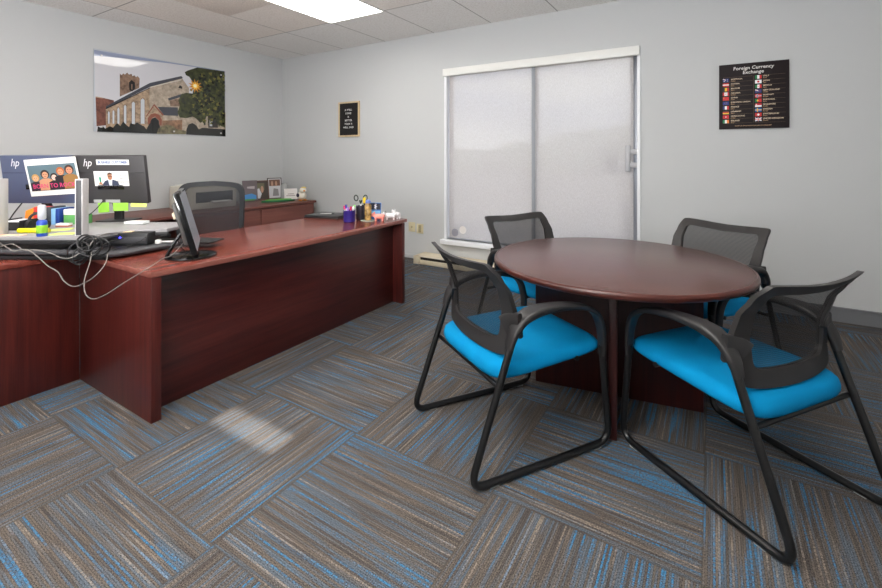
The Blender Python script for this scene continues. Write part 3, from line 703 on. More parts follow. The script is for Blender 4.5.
W_, H_ = 1.553, .923
ps = empty('wall_picture', (XL, 2.144, 1.597), 0, 'wide frameless acrylic photo print of a stone church with a square tower', 'picture')
b = MB(); b.box(.012, .020, 0, W_, 0, H_, .001); b.build('acrylic_panel', mat('acrylic_edge', (190, 196, 204), .1), ps)
ac = dict(sky=(206, 206, 212), brickred=(112, 72, 62), roofline=(176, 150, 128), stone1=(156, 134, 112), stone2=(128, 104, 88), stone3=(166, 152, 136), slate=(66, 68, 76), cream=(206, 200, 186),
          dark=(34, 32, 34), pane=(196, 202, 208), rust=(134, 78, 62), rust2=(128, 98, 76), trunk=(50, 44, 42), bush=(34, 36, 34), bush2=(104, 98, 74), tree=(52, 56, 32), blue_glare=(150, 160, 186))
def pm(n):
    var = {'stone1': .22, 'stone2': .22, 'stone3': .16, 'rust2': .25, 'tree': .4, 'bush2': .3, 'brickred': .2}.get(n, 0)
    return mat('print_'+n, ac[n], .03, var=var, vs=26, spec=.6)
shapes = [(pm(n), p) for n, p in CHURCH]
random.seed(11)
lv = [mat('print_leaf_a', (40, 46, 28), .06), mat('print_leaf_b', (74, 78, 40), .06), mat('print_leaf_c', (112, 108, 52), .06), mat('print_leaf_d', (22, 26, 20), .06)]
for i in range(330):
    u, v = random.uniform(.68, .985), random.uniform(.16, .97)
    lo = .70 + .05*math.sin(v*9) - (.03 if v < .5 else -.0)
    if u < lo or v > .86+.5*(u-.7) or (v < .28 and u < .8): continue
    s_ = random.uniform(.008, .022); a = random.uniform(0, 6.28)
    shapes.append((lv[min(3, int(random.random()*4))], [(min(.995, u+s_*math.cos(a+k)*(.6 if j % 2 else 1)), v+s_*1.6*math.sin(a+k)*(.6 if j % 2 else 1)) for j, k in enumerate((0, .9, 2.0, 3.1, 4.2, 5.2))]))
def star(cx, cy, r0, r1, n, ph=0): return [(cx+(r0 if i % 2 else r1)*math.cos(ph+PI*i/n), cy+1.68*(r0 if i % 2 else r1)*math.sin(ph+PI*i/n)) for i in range(2*n)]
shapes += [(mat('print_glow_a', (196, 132, 44), .06), star(.724, .711, .03, .062, 11)), (mat('print_glow_b', (250, 196, 70), .06), star(.724, .711, .02, .036, 9, .2)), (mat('print_glow_c', (255, 246, 200), .06), star(.722, .713, .012, .018, 8))]
def sig(mb, ms, z):
    if white not in ms: ms.append(white)
    text_bm(mb, 'PHOTOGRAPHY', .026, MP @ Matrix.Translation((1.30, .015, z)), ms.index(white))
MP = frame_M((.0205, 0, 0), (0, 1, 0), (1, 0, 0))
art('printed_image', shapes, W_, H_, MP, ps, .0004, .00002)
for u, v in ((.045, .93), (.955, .93), (.045, .06), (.55, .045), (.955, .05)):
    b = MB(); b.lathe([(0, -.02), (.010, -.02), (.010, .010), (.008, .013), (0, .013)], 14, Matrix.Translation((.021, u*W_, v*H_)) @ Matrix.Rotation(PI/2, 4, 'Y')); b.build('standoff', silver, ps)

# letter board
lb = empty('letter_board', (-4.42, YB, 1.6), 0, 'small black felt letter board in a pale wood frame with white letters', 'sign')
oak = wood('pale_oak', (196, 170, 130), (222, 202, 166), 2, .5)
b = MB()
for x0, x1, z0, z1 in ((-.2, .2, 0, .022), (-.2, .2, .478, .50), (-.2, -.178, .022, .478), (.178, .2, .022, .478)): b.box(x0, x1, -.025, 0, z0, z1, .002)
b.build('frame', oak, lb)
b = MB(); b.box(-.18, .18, -.012, 0, .02, .48); b.build('felt_panel', mat('black_felt', (28, 25, 26), .95), lb)
for i, t in enumerate(('A WELL', 'DONE', 'IS', 'BETTER', 'THAN A', 'WELL SAID')): b = MB(); text_bm(b, t, .036, Matrix.Translation((-.01, -.0145, .372-.050*i)) @ Matrix.Rotation(PI/2, 4, 'X'), 0, .0008, align='CENTER', space=1.15); b.build('text_line', mat('white_letters', (226, 226, 224), .6), lb, 0)

# currency sign
SW, SH = .496, .570
cs = empty('currency_sign', (.046, YB, 1.562), 0, 'black square wall sign listing foreign currencies with small national flags', 'sign')
b = MB(); b.box(0, SW, -.022, 0, 0, SH, .002); b.build('panel', mat('sign_black', (38, 31, 33), .6, spec=.2), cs)
goldm = mat('sign_gold_line', (122, 104, 78), .5)
b = MB()
for i in range(11):
    z = .455-.0405*i
    for x0, x1 in ((.03, .245), (.262, .470)): b.box(x0, x1, -.0226, -.022, z, z+.0010)
b.box(.252, .2535, -.0226, -.022, .05, .455); b.build('rules', goldm, cs, 0)
TX = lambda x, z: Matrix.Translation((x, -.0232, z)) @ Matrix.Rotation(PI/2, 4, 'X')
b = MB(); text_bm(b, 'Foreign Currency', .040, TX(SW/2, .515), 0, .0005, .1, 'CENTER', 1.0); text_bm(b, 'Exchange', .040, TX(SW/2, .477), 0, .0005, .1, 'CENTER', 1.0); b.build('title', mat('sign_white', (238, 236, 232), .5), cs, 0)
rows = [[('AUSTRALIA', 'Dollar'), ('AUSTRIA', 'Euro'), ('BELGIUM', 'Euro'), ('CANADA', 'Dollar'), ('CHINA', 'Yuan'), ('EUROPEAN UNION', 'Euro'), ('FRANCE', 'Euro'), ('GERMANY', 'Euro'), ('HONG KONG', 'Dollar'), ('IRELAND', 'Euro')],
        [('ITALY', 'Euro'), ('JAPAN', 'Yen'), ('MEXICO', 'Peso'), ('NEW ZEALAND', 'Dollar'), ('NORWAY', 'Krone'), ('PORTUGAL', 'Euro'), ('SINGAPORE', 'Dollar'), ('SWEDEN', 'Krona'), ('SWITZERLAND', 'Franc'), ('UNITED KINGDOM', 'Pound')]]
for cI, colr in enumerate(rows):
    for i, (a, q) in enumerate(colr):
        x = (.088, .318)[cI]; z = .432-.0405*i+(.010 if cI else 0)
        b = MB(); text_bm(b, a, .0165, TX(x, z), 0, .0003, 0, 'LEFT', .98); b.build('country_name', mat('sign_cream', (226, 206, 178), .5), cs, 0)
        b = MB(); text_bm(b, q, .0135, TX(x, z-.0145), 0, .0002); b.build('currency_name', mat('sign_tan', (190, 158, 120), .5), cs, 0)
b2 = MB(); text_bm(b2, 'RATES OF EXCHANGE AVAILABLE ON REQUEST', .012, TX(SW/2, .022), 0, .0002, 0, 'CENTER'); b2.build('footnote', mat('sign_tan', (190, 158, 120), .5), cs, 0)
FC = dict(n=(24, 42, 110), r=(206, 30, 36), w=(240, 240, 240), g=(0, 122, 66), y=(246, 200, 40), k=(20, 18, 18), b=(24, 92, 160), o=(240, 132, 40), e=(20, 40, 130), l=(0, 100, 170))
fm = {k: mat('flag_'+k, v, .5) for k, v in FC.items()}
def rc(x0, x1, y0, y1): return [(x0, y0), (x1, y0), (x1, y1), (x0, y1)]
def vs_(*c): return [(c[i], rc(i/len(c), (i+1)/len(c), 0, 1)) for i in range(len(c))]
def hs_(*c): return [(c[i], rc(0, 1, 1-(i+1)/len(c), 1-i/len(c))) for i in range(len(c))]
def disc(c, x, y, r): return [(c, [(x+r*.62*math.cos(k*PI/5), y+r*math.sin(k*PI/5)) for k in range(10)])]
jack = [('w', [(0, .9), (.08, 1), (.5, .58), (.5, .42)]), ('w', rc(.0, .5, .70, .80)), ('w', rc(.22, .28, .5, 1)), ('r', rc(0, .5, .73, .77)), ('r', rc(.235, .265, .5, 1))]
FL = {'AUSTRALIA': [('n', rc(0, 1, 0, 1))]+jack+disc('w', .25, .25, .13)+disc('w', .75, .7, .08)+disc('w', .75, .25, .08), 'AUSTRIA': hs_('r', 'w', 'r'), 'BELGIUM': vs_('k', 'y', 'r'), 'CANADA': [('r', rc(0, 1, 0, 1)), ('w', rc(.25, .75, 0, 1))]+[('r', star(.5, .5, .06, .17, 5))],
      'CHINA': [('r', rc(0, 1, 0, 1)), ('y', star(.18, .72, .04, .09, 5, .3))], 'EUROPEAN UNION': [('e', rc(0, 1, 0, 1))]+sum([disc('y', .5+.2*math.cos(k*PI/4), .5+.3*math.sin(k*PI/4), .04) for k in range(8)], []), 'FRANCE': vs_('n', 'w', 'r'), 'GERMANY': hs_('k', 'r', 'y'),
      'HONG KONG': [('r', rc(0, 1, 0, 1)), ('w', star(.5, .5, .05, .15, 5))], 'IRELAND': vs_('g', 'w', 'o'), 'ITALY': vs_('g', 'w', 'r'), 'JAPAN': [('w', rc(0, 1, 0, 1))]+disc('r', .5, .5, .3), 'MEXICO': vs_('g', 'w', 'r')+disc('o', .5, .5, .14),
      'NEW ZEALAND': [('n', rc(0, 1, 0, 1))]+jack+disc('r', .75, .7, .08)+disc('r', .75, .25, .08), 'NORWAY': [('r', rc(0, 1, 0, 1)), ('w', rc(0, 1, .38, .62)), ('w', rc(.27, .45, 0, 1)), ('n', rc(0, 1, .44, .56)), ('n', rc(.31, .41, 0, 1))],
      'PORTUGAL': [('r', rc(0, 1, 0, 1)), ('g', rc(0, .4, 0, 1))]+disc('y', .4, .5, .22), 'SINGAPORE': hs_('r', 'w')+disc('w', .2, .74, .15), 'SWEDEN': [('l', rc(0, 1, 0, 1)), ('y', rc(0, 1, .4, .6)), ('y', rc(.3, .43, 0, 1))],
      'SWITZERLAND': [('r', rc(0, 1, 0, 1)), ('w', rc(.4, .6, .2, .8)), ('w', rc(.3, .7, .4, .6))], 'UNITED KINGDOM': [('n', rc(0, 1, 0, 1)), ('w', [(0, .85), (0, 1), (.1, 1), (1, .15), (1, 0), (.9, 0)]), ('w', [(0, 0), (0, .15), (.9, 1), (1, 1), (1, .85), (.1, 0)]), ('w', rc(0, 1, .35, .65)), ('w', rc(.4, .6, 0, 1)), ('r', rc(0, 1, .42, .58)), ('r', rc(.45, .55, 0, 1))]}
for cI, colr in enumerate(rows):
    for i, (a, q) in enumerate(colr):
        x = (.028, .262)[cI]; z = .4165-.0405*i+(.010 if cI else 0)
        art('flag', [(fm[c_], p) for c_, p in FL[a]], .046, .030, frame_M((x, -.0225, z), (1, 0, 0), (0, -1, 0)), cs, .0002, .00003)

# ================================================================ RISER AND SCREENS (corner of the desks)
# local frame of this group: x to the right, y away, set square to the diagonal corner
CA = .5527
def cw(r_, f_, z=0): return (r_*math.cos(CA)-f_*math.sin(CA), r_*math.sin(CA)+f_*math.cos(CA), z)
def cempty(name, r_, f_, z, rz=0, **k): return empty(name, cw(r_, f_, z), CA+rz, **k)
rs = cempty('desk_riser', -2.15, 2.55, .75, label='grey-topped sit-stand riser with a black frame across the desk corner', cat='desk riser')
b = MB(); b.prism([(-.62, -.07), (.12, -.07), (.24, .16), (.44, .20), (.46, .40), (.42, .48), (-.62, .48)], .098, .120, .004); b.build('worksurface', deckg, rs)
b = MB(); b.prism([(-.62, -.075), (.125, -.075), (.245, .155), (.445, .195), (.445, .215), (.23, .19), (.10, -.045), (-.62, -.045)], .078, .100, .003); b.build('edge_trim', blk, rs)
b = MB(); b.box(-.62, .30, -.12, -.075, .0, .022, .004); b.box(-.62, .30, .34, .38, .0, .022, .004); b.box(.26, .30, -.12, .38, .0, .022, .004); b.box(-.62, -.58, -.12, .38, .0, .022, .004); b.build('base_frame', blk, rs)
for x in (-.45, -.05, .15):
    b = MB(); b.box(x-.02, x+.02, -.06, .36, .022, .045, .003); b.build('lift_arm', dgrey, rs)
b = MB(); b.sweep(spline([(-.60, -.10, .045), (-.2, -.115, .045), (.22, -.13, .040), (.34, -.10, .030), (.42, .05, .028), (.50, .20, .026), (.58, .33, .026)], 6), 0, side=(0, 1, .15), prof=rrect(.022, .011, .008, 3)); b.build('tray_rail', dgrey, rs)
b = MB(); b.prism([(-.60, -.09), (.22, -.11), (.34, -.08), (.56, .30), (.50, .34), (-.60, .30)], .024, .036, .003); b.build('keyboard_tray', blk, rs)

lg_m = mat('logo_white', (232, 232, 236), .4)
TILT = R(9)
def screen(r_, f_, label, backm, lower=True):
    s = cempty('monitor', r_, f_, .87, label=label, cat='monitor')
    Mt = Matrix.Translation((0, 0, .125)) @ Matrix.Rotation(TILT, 4, 'X')
    b = MB(); b.box(-.245, .245, 0, .035, 0, .335, .006, Mt); b.build('back_shell', backm, s)
    b = MB(); b.box(-.236, .236, .0352, .037, .012, .325, 0, Mt); b.build('screen', gloss, s)
    b = MB(); b.box(-.09, .09, -.004, .0, .10, .135, .002, Mt); b.box(-.236, .236, -.0012, 0, .215, .2165, 0, Mt); b.build('vent_strip', black, s)
    b = MB(); b.sweep([(0, .02, .18), (0, .06, .06), (0, .06, .0)], 0, side=(1, 0, 0), prof=rrect(.03, .012, .006, 3)); b.prism(rrect(.11, .09, .02, 4, 0, .06), 0, .008, .003); b.build('stand', blk, s)
    b = MB(); text_bm(b, 'hp', .075, Mt @ Matrix.Translation((-.175, -.0008, .262)) @ Matrix.Rotation(PI/2, 4, 'X'), 0, 0, .35, 'LEFT', .8); b.build('logo', lg_m, s, 0)
    return s, Mt
bkA = mat('blue_lit_shell', (80, 88, 114), .3); bkB = mat('black_textured_shell', (58, 56, 58), .45)  # left shell's blue-grey colour holds the bluish light reflected on it
sA, Mt = screen(-2.762, 3.05, 'left of two flat monitors seen from behind, back coloured with a bluish reflection', bkA)
sB, _ = screen(-2.268, 3.05, 'right of two flat monitors seen from behind, black back', bkB)
sB_loc = cw(-2.268, 3.05, .87)
for x0, x1 in ((-.13, -.072), (-.048, .052)):
    b = MB(); b.box(x0, x1, -.0015, 0, .006, .028, 0, Mt); b.build('spec_label', mat('grey_label', (170, 170, 172), .6), sB)
def on_screen(name, r_, f_, x, z, w_, h_, rot, label, cat, shapes, th=.001, off=.004):
    o = cempty(name, r_, f_, .87, label=label, cat=cat)
    M = Mt @ Matrix.Translation((x, -off, z)) @ Matrix.Rotation(rot, 4, 'Y')
    b = MB(); b.box(0, w_, 0, th, 0, h_, 0, M); b.build('sheet', paper, o)
    return o, M
# the printed picture taped over the gap: five generic cartoon rockers
o, M = on_screen('printed_picture', -2.515, 3.045, -.297, .052, .355, .255, R(-4), 'white sheet with a cartoon of five rockers taped between the two monitors', 'picture', None, off=.009)
P_ = lambda n, c_: mat('cartoon_'+n, c_, .6)
sh_ = [(P_('backdrop', (92, 116, 126)), rc(0, 1, 0, 1)), (P_('floor', (40, 44, 50)), rc(0, 1, 0, .10))]
def fig(cx, cy, s_, hair, skin, top):
    h_ = [(P_('hair_%d_%d' % (hair[0], hair[2]), hair), [(cx+s_*.62*math.cos(k*PI/6), cy+s_*1.15*math.sin(k*PI/6)+s_*.12) for k in range(12)]),
          (P_('top_%d_%d' % (top[0], top[2]), top), [(cx-s_*1.0, .02), (cx-s_*.95, cy-s_*1.5), (cx-s_*.4, cy-s_*1.0), (cx+s_*.4, cy-s_*1.0), (cx+s_*.95, cy-s_*1.5), (cx+s_*1.0, .02)]),
          (P_('skin_%d' % skin[0], skin), [(cx+s_*.42*math.cos(k*PI/6), cy+s_*.85*math.sin(k*PI/6)-s_*.1) for k in range(12)]),
          (P_('eyes', (30, 26, 28)), rc(cx-s_*.26, cx-s_*.08, cy-.0, cy+s_*.14)), (P_('eyes', (30, 26, 28)), rc(cx+s_*.08, cx+s_*.26, cy-.0, cy+s_*.14)), (P_('mouth', (140, 60, 56)), rc(cx-s_*.14, cx+s_*.14, cy-s_*.55, cy-s_*.44))]
    return h_
for a in ((.13, .50, .13, (190, 150, 90), (222, 170, 130), (44, 36, 44)), (.34, .62, .15, (42, 32, 30), (206, 150, 116), (200, 146, 112)), (.52, .50, .13, (40, 30, 30), (226, 196, 180), (30, 28, 32)), (.67, .70, .14, (176, 96, 50), (216, 150, 112), (30, 30, 36)), (.86, .74, .16, (60, 40, 34), (210, 140, 110), (150, 110, 60))): sh_ += fig(*a)
def txt(s, x, z, size, m, W=1):
    def ex(mb, ms, zz):
        if m not in ms: ms.append(m)
        text_bm(mb, s, size, ex.M @ Matrix.Translation((x, z, zz+.0004)), ms.index(m), .0006, 0, 'CENTER', W)
    return ex
Mi = M @ Matrix.Translation((.014, -.0012, .035)) @ Matrix.Rotation(PI/2, 4, 'X')
ex = txt('BORN TO ROCK', .16, .018, .042, P_('pink', (214, 60, 120)), .92); ex.M = Mi
art('cartoon_print', sh_, .328, .178, Mi, o, .0002, .00002, ex)
# card with a man in a suit
o, M = on_screen('photo_card', -2.268, 3.05, -.105, .125, .235, .103, 0, 'white card showing a man in a dark suit, taped on the right monitor', 'card', None)
Mi = M @ Matrix.Translation((0, -.0006, 0)) @ Matrix.Rotation(PI/2, 4, 'X')
sh_ = [(P_('suit', (52, 60, 84)), [(.20, .02), (.30, .34), (.40, .42), (.56, .42), (.68, .32), (.72, .02)]), (P_('shirt', (214, 218, 228)), [(.42, .04), (.40, .42), (.52, .42), (.50, .04)]), (P_('tanskin', (178, 120, 90)), [(.46+.07*math.cos(k*PI/6), .62+.22*math.sin(k*PI/6)) for k in range(12)]),
       (P_('brownhair', (70, 44, 34)), [(.385, .66), (.40, .86), (.46, .93), (.53, .86), (.545, .66), (.52, .78), (.46, .80), (.41, .76)]), (P_('brownhair', (70, 44, 34)), rc(.41, .52, .64, .69)), (P_('bottle', (30, 150, 120)), [(.15, .26), (.14, .55), (.17, .66), (.20, .55), (.20, .26)]), (P_('tanskin', (178, 120, 90)), [(.12, .12), (.15, .28), (.21, .24), (.24, .06)])]
def ex2(mb, ms, zz):
    m = P_('ink', (120, 110, 130)); ms.append(m)
    for i, t in enumerate(('Happy', 'Hour', 'Everyone')): text_bm(mb, t, .020, Mi @ Matrix.Translation((.196, .068-.022*i, zz+.0003)), ms.index(m), 0, 0, 'CENTER')
art('card_print', sh_, .235, .103, Mi, o, .0002, .00003, ex2)
o, M = on_screen('paper_strip', -2.268, 3.05, -.078, .272, .222, .036, 0, 'narrow paper strip with blue lettering taped at the top of the right monitor', 'label', None)
Mi = M @ Matrix.Translation((0, -.0006, 0)) @ Matrix.Rotation(PI/2, 4, 'X'); b = MB(); text_bm(b, 'BUSINESS CUSTOMER', .024, Mi @ Matrix.Translation((.111, .010, .0012)), 0, .0008, 0, 'CENTER', .86); b.build('lettering', P_('blueink', (60, 92, 150)), o, 0)
# sticky notes hanging from the monitor's lower edge
for i, (x, w_, h_, cc, lbl) in enumerate(((-.085, .075, .058, (138, 196, 60), 'lime green sticky note hanging nearer the silver upright'), (.015, .105, .045, (146, 200, 70), 'lime green sticky note hanging below the middle of the right monitor'), (.135, .11, .016, (212, 222, 120), 'pale yellow note hanging at the right end of the right monitor'))):
    o = cempty('sticky_note', -2.268+x, 3.03, .87+.125-.004-h_, label=lbl, cat='sticky note', group='sticky notes under the right monitor')
    b = MB(); b.box(0, w_, 0, .0012, 0, h_+.01, 0, Matrix.Rotation(R(-4+3*i), 4, 'Y')); b.build('note', mat('note_%d' % cc[0], cc, .7), o)

# silver uprights at the front of the riser
for i, (px_r, lbl, rz) in enumerate(((-2.065, 'tall slim silver upright with a dark inner face, between the monitors', .30), (-2.535, 'tall slim silver upright cut by the left edge of the picture', .30))):
    o = cempty('silver_upright', px_r, 2.53, .87, rz, label=lbl, cat='stand', group='silver uprights on the riser')
    b = MB(); b.box(-.014, .018, -.028, .05, 0, .322, .003); b.build('post', silver, o)
    b = MB(); b.box(-.0135, .0135, -.0295, -.0275, .004, .316, .001); b.build('dark_face', dgrey, o)
    b = MB(); b.box(-.0165, -.0125, -.031, .05, .0, .322, .001); b.build('edge_strip', mat('light_edge', (214, 212, 212), .4), o)

# things standing on the riser
def citem(name, r_, f_, z, label, cat, rz=0, group=None): return cempty(name, r_, f_, z, rz, label=label, cat=cat, group=group)
o = citem('sanitizer_bottle', -2.262, 2.50, .87, 'small blue and green spray bottle with a clear-white cap on the riser', 'bottle')
b = MB(); b.lathe([(0, 0), (.024, 0), (.025, .004), (.025, .078), (.020, .088), (.012, .092), (0, .092)], 20); b.build('body', mat('bottle_blue', (36, 72, 170), .3), o)
b = MB(); b.lathe([(.0254, .018), (.0256, .019), (.0256, .062), (.0254, .063)], 20); b.build('label_band', mat('bottle_green', (132, 186, 40), .5), o)
b = MB(); b.lathe([(0, .092), (.013, .092), (.019, .10), (.019, .168), (.014, .176), (0, .178)], 18); b.build('cap', mat('frosted_cap', (190, 192, 200), .3), o)
o = citem('highlighter', -2.49, 2.60, .884, 'thick yellow highlighter lying beside the spray bottle', 'marker', R(2))
b = MB(); b.lathe([(0, 0), (.013, 0), (.014, .004), (.014, .125), (.012, .128), (0, .128)], 14, Matrix.Rotation(PI/2, 4, 'Y')); b.build('barrel', mat('neon_yellow', (236, 226, 20), .4), o)
b = MB(); b.lathe([(0, .129), (.015, .129), (.015, .17), (.011, .176), (0, .176)], 14, Matrix.Rotation(PI/2, 4, 'Y')); b.build('cap', mat('neon_yellow_cap', (216, 206, 30), .4), o)
o = citem('letter_tray', -2.62, 2.78, .87, 'black letter tray of papers behind the yellow highlighter', 'tray')
b = MB(); b.box(-.08, .06, -.10, .06, 0, .006, .002); b.box(-.08, .06, -.10, -.094, 0, .05, .002); b.box(.054, .06, -.10, .06, 0, .06, .002); b.box(-.08, -.074, -.1, .06, 0, .06, .002); b.build('tray', blk, o)
for i, (c_, z) in enumerate((((206, 200, 190), .012), ((150, 120, 60), .022), ((90, 84, 84), .034), ((226, 226, 228), .048))):
    b = MB(); b.box(-.068, .048, -.085, .05, z-.006, z+.004, .001, Matrix.Rotation(R(-3+2*i), 4, 'Z')); b.build('papers', mat('paper_%d' % c_[0], c_, .8), o)
o = citem('orange_folder', -2.745, 2.96, .92, 'bright orange folder corner sticking up out of the tray', 'folder'); b = MB(); b.prism([(-.05, -.05), (.05, -.05), (.045, .055), (.03, .065), (-.04, .035)], -.004, .004, .001, Matrix.Rotation(PI/2, 4, 'X')); b.build('cover', mat('folder_orange', (240, 140, 40), .6), o)
o = citem('red_box', -2.675, 2.94, .94, 'red cardboard box with a black band behind the tray', 'box'); b = MB(); b.box(-.015, .055, -.03, .05, -.07, .045, .003); b.build('carton', mat('box_red', (206, 60, 56), .6), o); b = MB(); b.box(-.016, .056, -.031, .051, .0, .014); b.build('band', blk, o)
o = citem('cable_headset', -2.49, 2.72, .875, 'grey and black coiled headset piled beside the tray', 'headset'); b = MB(); b.sweep(spline([(-.05, 0, 0.01), (-.045, .0, .07), (0, 0, .095), (.04, 0, .07), (.05, 0, .012)], 5), .008, 8); b.build('headband', dgrey, o)
for s in (-1, 1): b = MB(); b.lathe([(0, -.01), (.024, -.01), (.026, 0), (.024, .014), (0, .014)], 16, Matrix.Translation((s*.05, 0, .026)) @ Matrix.Rotation(PI/2, 4, 'Y')); b.build('ear_pad', blk, o)
for i, (x, w_, h_, c_, lbl) in enumerate(((-2.612, .035, .115, (66, 70, 76), 'charcoal binder standing left of the blue ones'), (-2.574, .028, .105, (128, 176, 222), 'light blue binder standing between the charcoal and navy ones'), (-2.544, .026, .105, (30, 64, 140), 'navy blue binder, rightmost of the standing row'))):
    o = citem('ring_binder', x, 2.91, .87, lbl, 'binder', group='binders on the riser'); b = MB(); b.box(0, w_, 0, .12, 0, h_, .003); b.build('cover', mat('binder_%d' % c_[0], c_, .5), o); b = MB(); b.box(.004, w_-.004, .006, .121, .004, h_-.003); b.build('pages', paper, o)
o = citem('green_box', -2.455, 2.92, .87, 'green and white tissue carton behind the silver upright', 'box'); b = MB(); b.box(-.045, .085, 0, .08, 0, .062, .003); b.build('carton', mat('box_green', (96, 164, 92), .6), o); b = MB(); b.box(-.046, .03, -.001, .05, .062, .10, .004); b.build('tissues', paper, o)
o = citem('striped_packet', -2.42, 2.83, .87, 'small red and white striped packet on the riser', 'packet'); b = MB(); b.box(-.04, .04, -.02, .02, 0, .010, .003); b.build('bottom_wrap', mat('packet_red', (196, 120, 104), .6), o); b = MB(); b.box(-.038, .042, -.02, .02, .010, .022, .003); b.build('top_wrap', paper, o)
for i, (r_, f_, w_, d_, rz, c_, nm, lbl, z) in enumerate(((-2.185, 2.56, .13, .07, .2, (206, 232, 120), 'paper_note', 'lime paper note lying right beside the spray bottle', .8712), (-2.33, 2.70, .12, .09, .5, (214, 234, 130), 'paper_note', 'crumpled pale green note behind the spray bottle', .8712), (-2.47, 2.515, .19, .035, 0, (240, 196, 168), 'paper_note', 'peach paper strip on the front edge of the riser', .8712), (-2.02, 2.93, .13, .06, 0, (222, 226, 224), 'paper_stack', 'stack of white papers to the right of the silver upright', .875))):
    o = citem(nm, r_, f_, z, lbl, 'paper', rz); b = MB(); h_ = .004 if nm == 'paper_note' else .018
    q = [(-w_/2, -d_/2), (w_*.42, -d_*.4), (w_/2, d_*.45), (-w_*.4, d_/2)]; b.prism(q, -.001, h_-.001); b.build('sheet', mat('note_paper_%d' % c_[0], c_, .8), o, 0)
# router / dock with blue and orange lights, on the tray
o = citem('network_dock', -1.92, 2.70, .787, 'flat black network box with a blue and an orange light', 'router', R(2))
b = MB(); b.box(-.14, .15, -.05, .085, 0, .072, .006); b.build('case', blk, o)
b = MB(); b.box(-.13, .14, -.052, -.049, .012, .05, .001); b.build('port_panel', dgrey, o)
for x, nm, c_, e in ((-.008, 'blue_led', (60, 60, 255), 6), (-.055, 'orange_led', (255, 130, 40), 4)):
    b = MB(); b.sphere((x, -.053, .045), .006, 10); b.build('indicator', mat(nm, c_, .4, emit=c_, es=e), o)
o = citem('manila_envelope', -1.93, 2.705, .8605, 'buff envelope lying on top of the black network box', 'envelope', R(4)); b = MB(); b.prism([(-.06, -.035), (.05, -.03), (.04, .03), (-.05, .035)], 0, .003); b.build('sheet', mat('buff', (228, 200, 160), .7), o, 0)
o = citem('metal_adapter', -1.66, 2.70, .787, 'small silver cable adapter to the right of the network box', 'adapter'); b = MB(); b.sweep([(-.06, 0, .012), (.05, .01, .012)], .006, 8); b.build('cable_end', silver, o); b = MB(); b.box(-.085, -.055, -.012, .012, 0, .024, .003); b.build('plug', white, o)
o = citem('tablet', -1.62, 2.80, .778, 'black tablet lying behind the small desk monitor', 'tablet', R(-8)); b = MB(); b.box(-.06, .20, -.05, .10, 0, .012, .004); b.build('body', blk, o)

# cables ---------------------------------------------------------------
def pxc(x, y, F): return Vector(((x-441)/441*F, F, 1.322-(y-156.2)/441*F))
def cable(name, pts, r_, m, label, cat='cable', k=7):
    P = [pxc(*p) for p in pts]; o0 = P[0].copy()
    o = empty(name, cw(*P[0]), CA, label=label, cat=cat); b = MB(); b.sweep(spline([p-o0 for p in P], k), r_, 8); b.build('cord', m, o, 0); return o
cable('power_cord', [(0, 243, 2.40), (8, 248, 2.32), (14, 251, 2.30), (27, 249.5, 2.3), (38, 257, 2.28), (48, 266, 2.26), (58, 272, 2.25), (64, 281, 2.24), (74, 286.5, 2.24), (88, 281, 2.25), (99, 272, 2.28), (106, 262, 2.33), (108, 250, 2.45)], .0028, cord, 'grey cord hanging in the lower, left loop over the return desk')
cable('power_cord', [(92, 250, 2.40), (90, 262, 2.30), (86, 274, 2.24), (84, 284, 2.22), (86, 295, 2.20), (94, 299, 2.18), (106, 294.5, 2.16), (122, 284, 2.15), (140, 273, 2.14), (153, 265, 2.16), (163, 258.5, 2.30), (172, 255, 2.44), (184, 242, 2.50), (188, 236, 2.54)], .0026, cord, 'grey cord hanging in a deep loop over the desk end up to the small monitor')
cable('power_cord', [(0, 247, 2.42), (12, 244, 2.42), (24, 250, 2.40), (36, 250, 2.36), (50, 253, 2.34), (62, 258, 2.33), (72, 257.5, 2.33), (84, 250, 2.36), (90, 246, 2.4)], .0028, cord, 'grey cord lying along the front of the riser base')
o = empty('cable_bundle', cw(*pxc(84, 250, 2.36)), CA, label='tied coil of black cables dangling at the right of the silver upright', cat='cables')
o0 = pxc(84, 250, 2.36); random.seed(3)
for k in range(5):
    cx, cy, rx, ry, rot = ((86, 243, 9, 8, .2), (90, 246, 12, 10, -.3), (80, 256, 7, 9, .5), (78, 252, 9, 12, .9), (96, 246, 14, 9, .1))[k]
    pts = []
    for i in range(14):
        a = 2*PI*i/14; x, y = rx*math.cos(a), ry*math.sin(a); pts.append(pxc(cx+x*math.cos(rot)-y*math.sin(rot), cy+x*math.sin(rot)+y*math.cos(rot), 2.34+.012*k+.01*math.sin(2*a))-o0)
    b = MB(); b.sweep(spline(pts, 4, True), .0048, 8, closed=True); b.build('coil', cordb, o, 0)
b = MB(); b.box(-.014, .010, -.02, .035, -.006, .016, .004); b.build('cable_tie', blk, o)
for i, pts in enumerate(([(90, 252, 2.36), (98, 243, 2.42), (108, 238, 2.50), (117, 236, 2.62)], [(92, 256, 2.36), (102, 246, 2.42), (112, 241, 2.5), (124, 238, 2.63)], [(88, 248, 2.38), (96, 238, 2.44), (105, 234, 2.52), (113, 233.5, 2.62)], [(100, 258, 2.40), (114, 250, 2.48), (128, 246, 2.58), (142, 240, 2.60), (148, 234, 2.66)])):
    cable('data_cable', pts, (.004, .0035, .004, .003)[i], (cordb, cordb, cord, cordb)[i], ('thick black cable into the middle of the network box', 'black cable into the network box by its blue light', 'grey cable into the left end of the network box', 'thin black cable looping under the network box to its right end')[i])
cable('monitor_cable', [(85, 218, 2.9), (95, 210, 2.95), (103, 201, 3.02)], .003, cordb, 'thin black cable rising behind the right monitor')
cable('monitor_cable', [(8, 222, 2.85), (14, 213, 2.9), (22, 203, 3.02)], .004, cordb, 'thin black cable rising behind the left monitor')

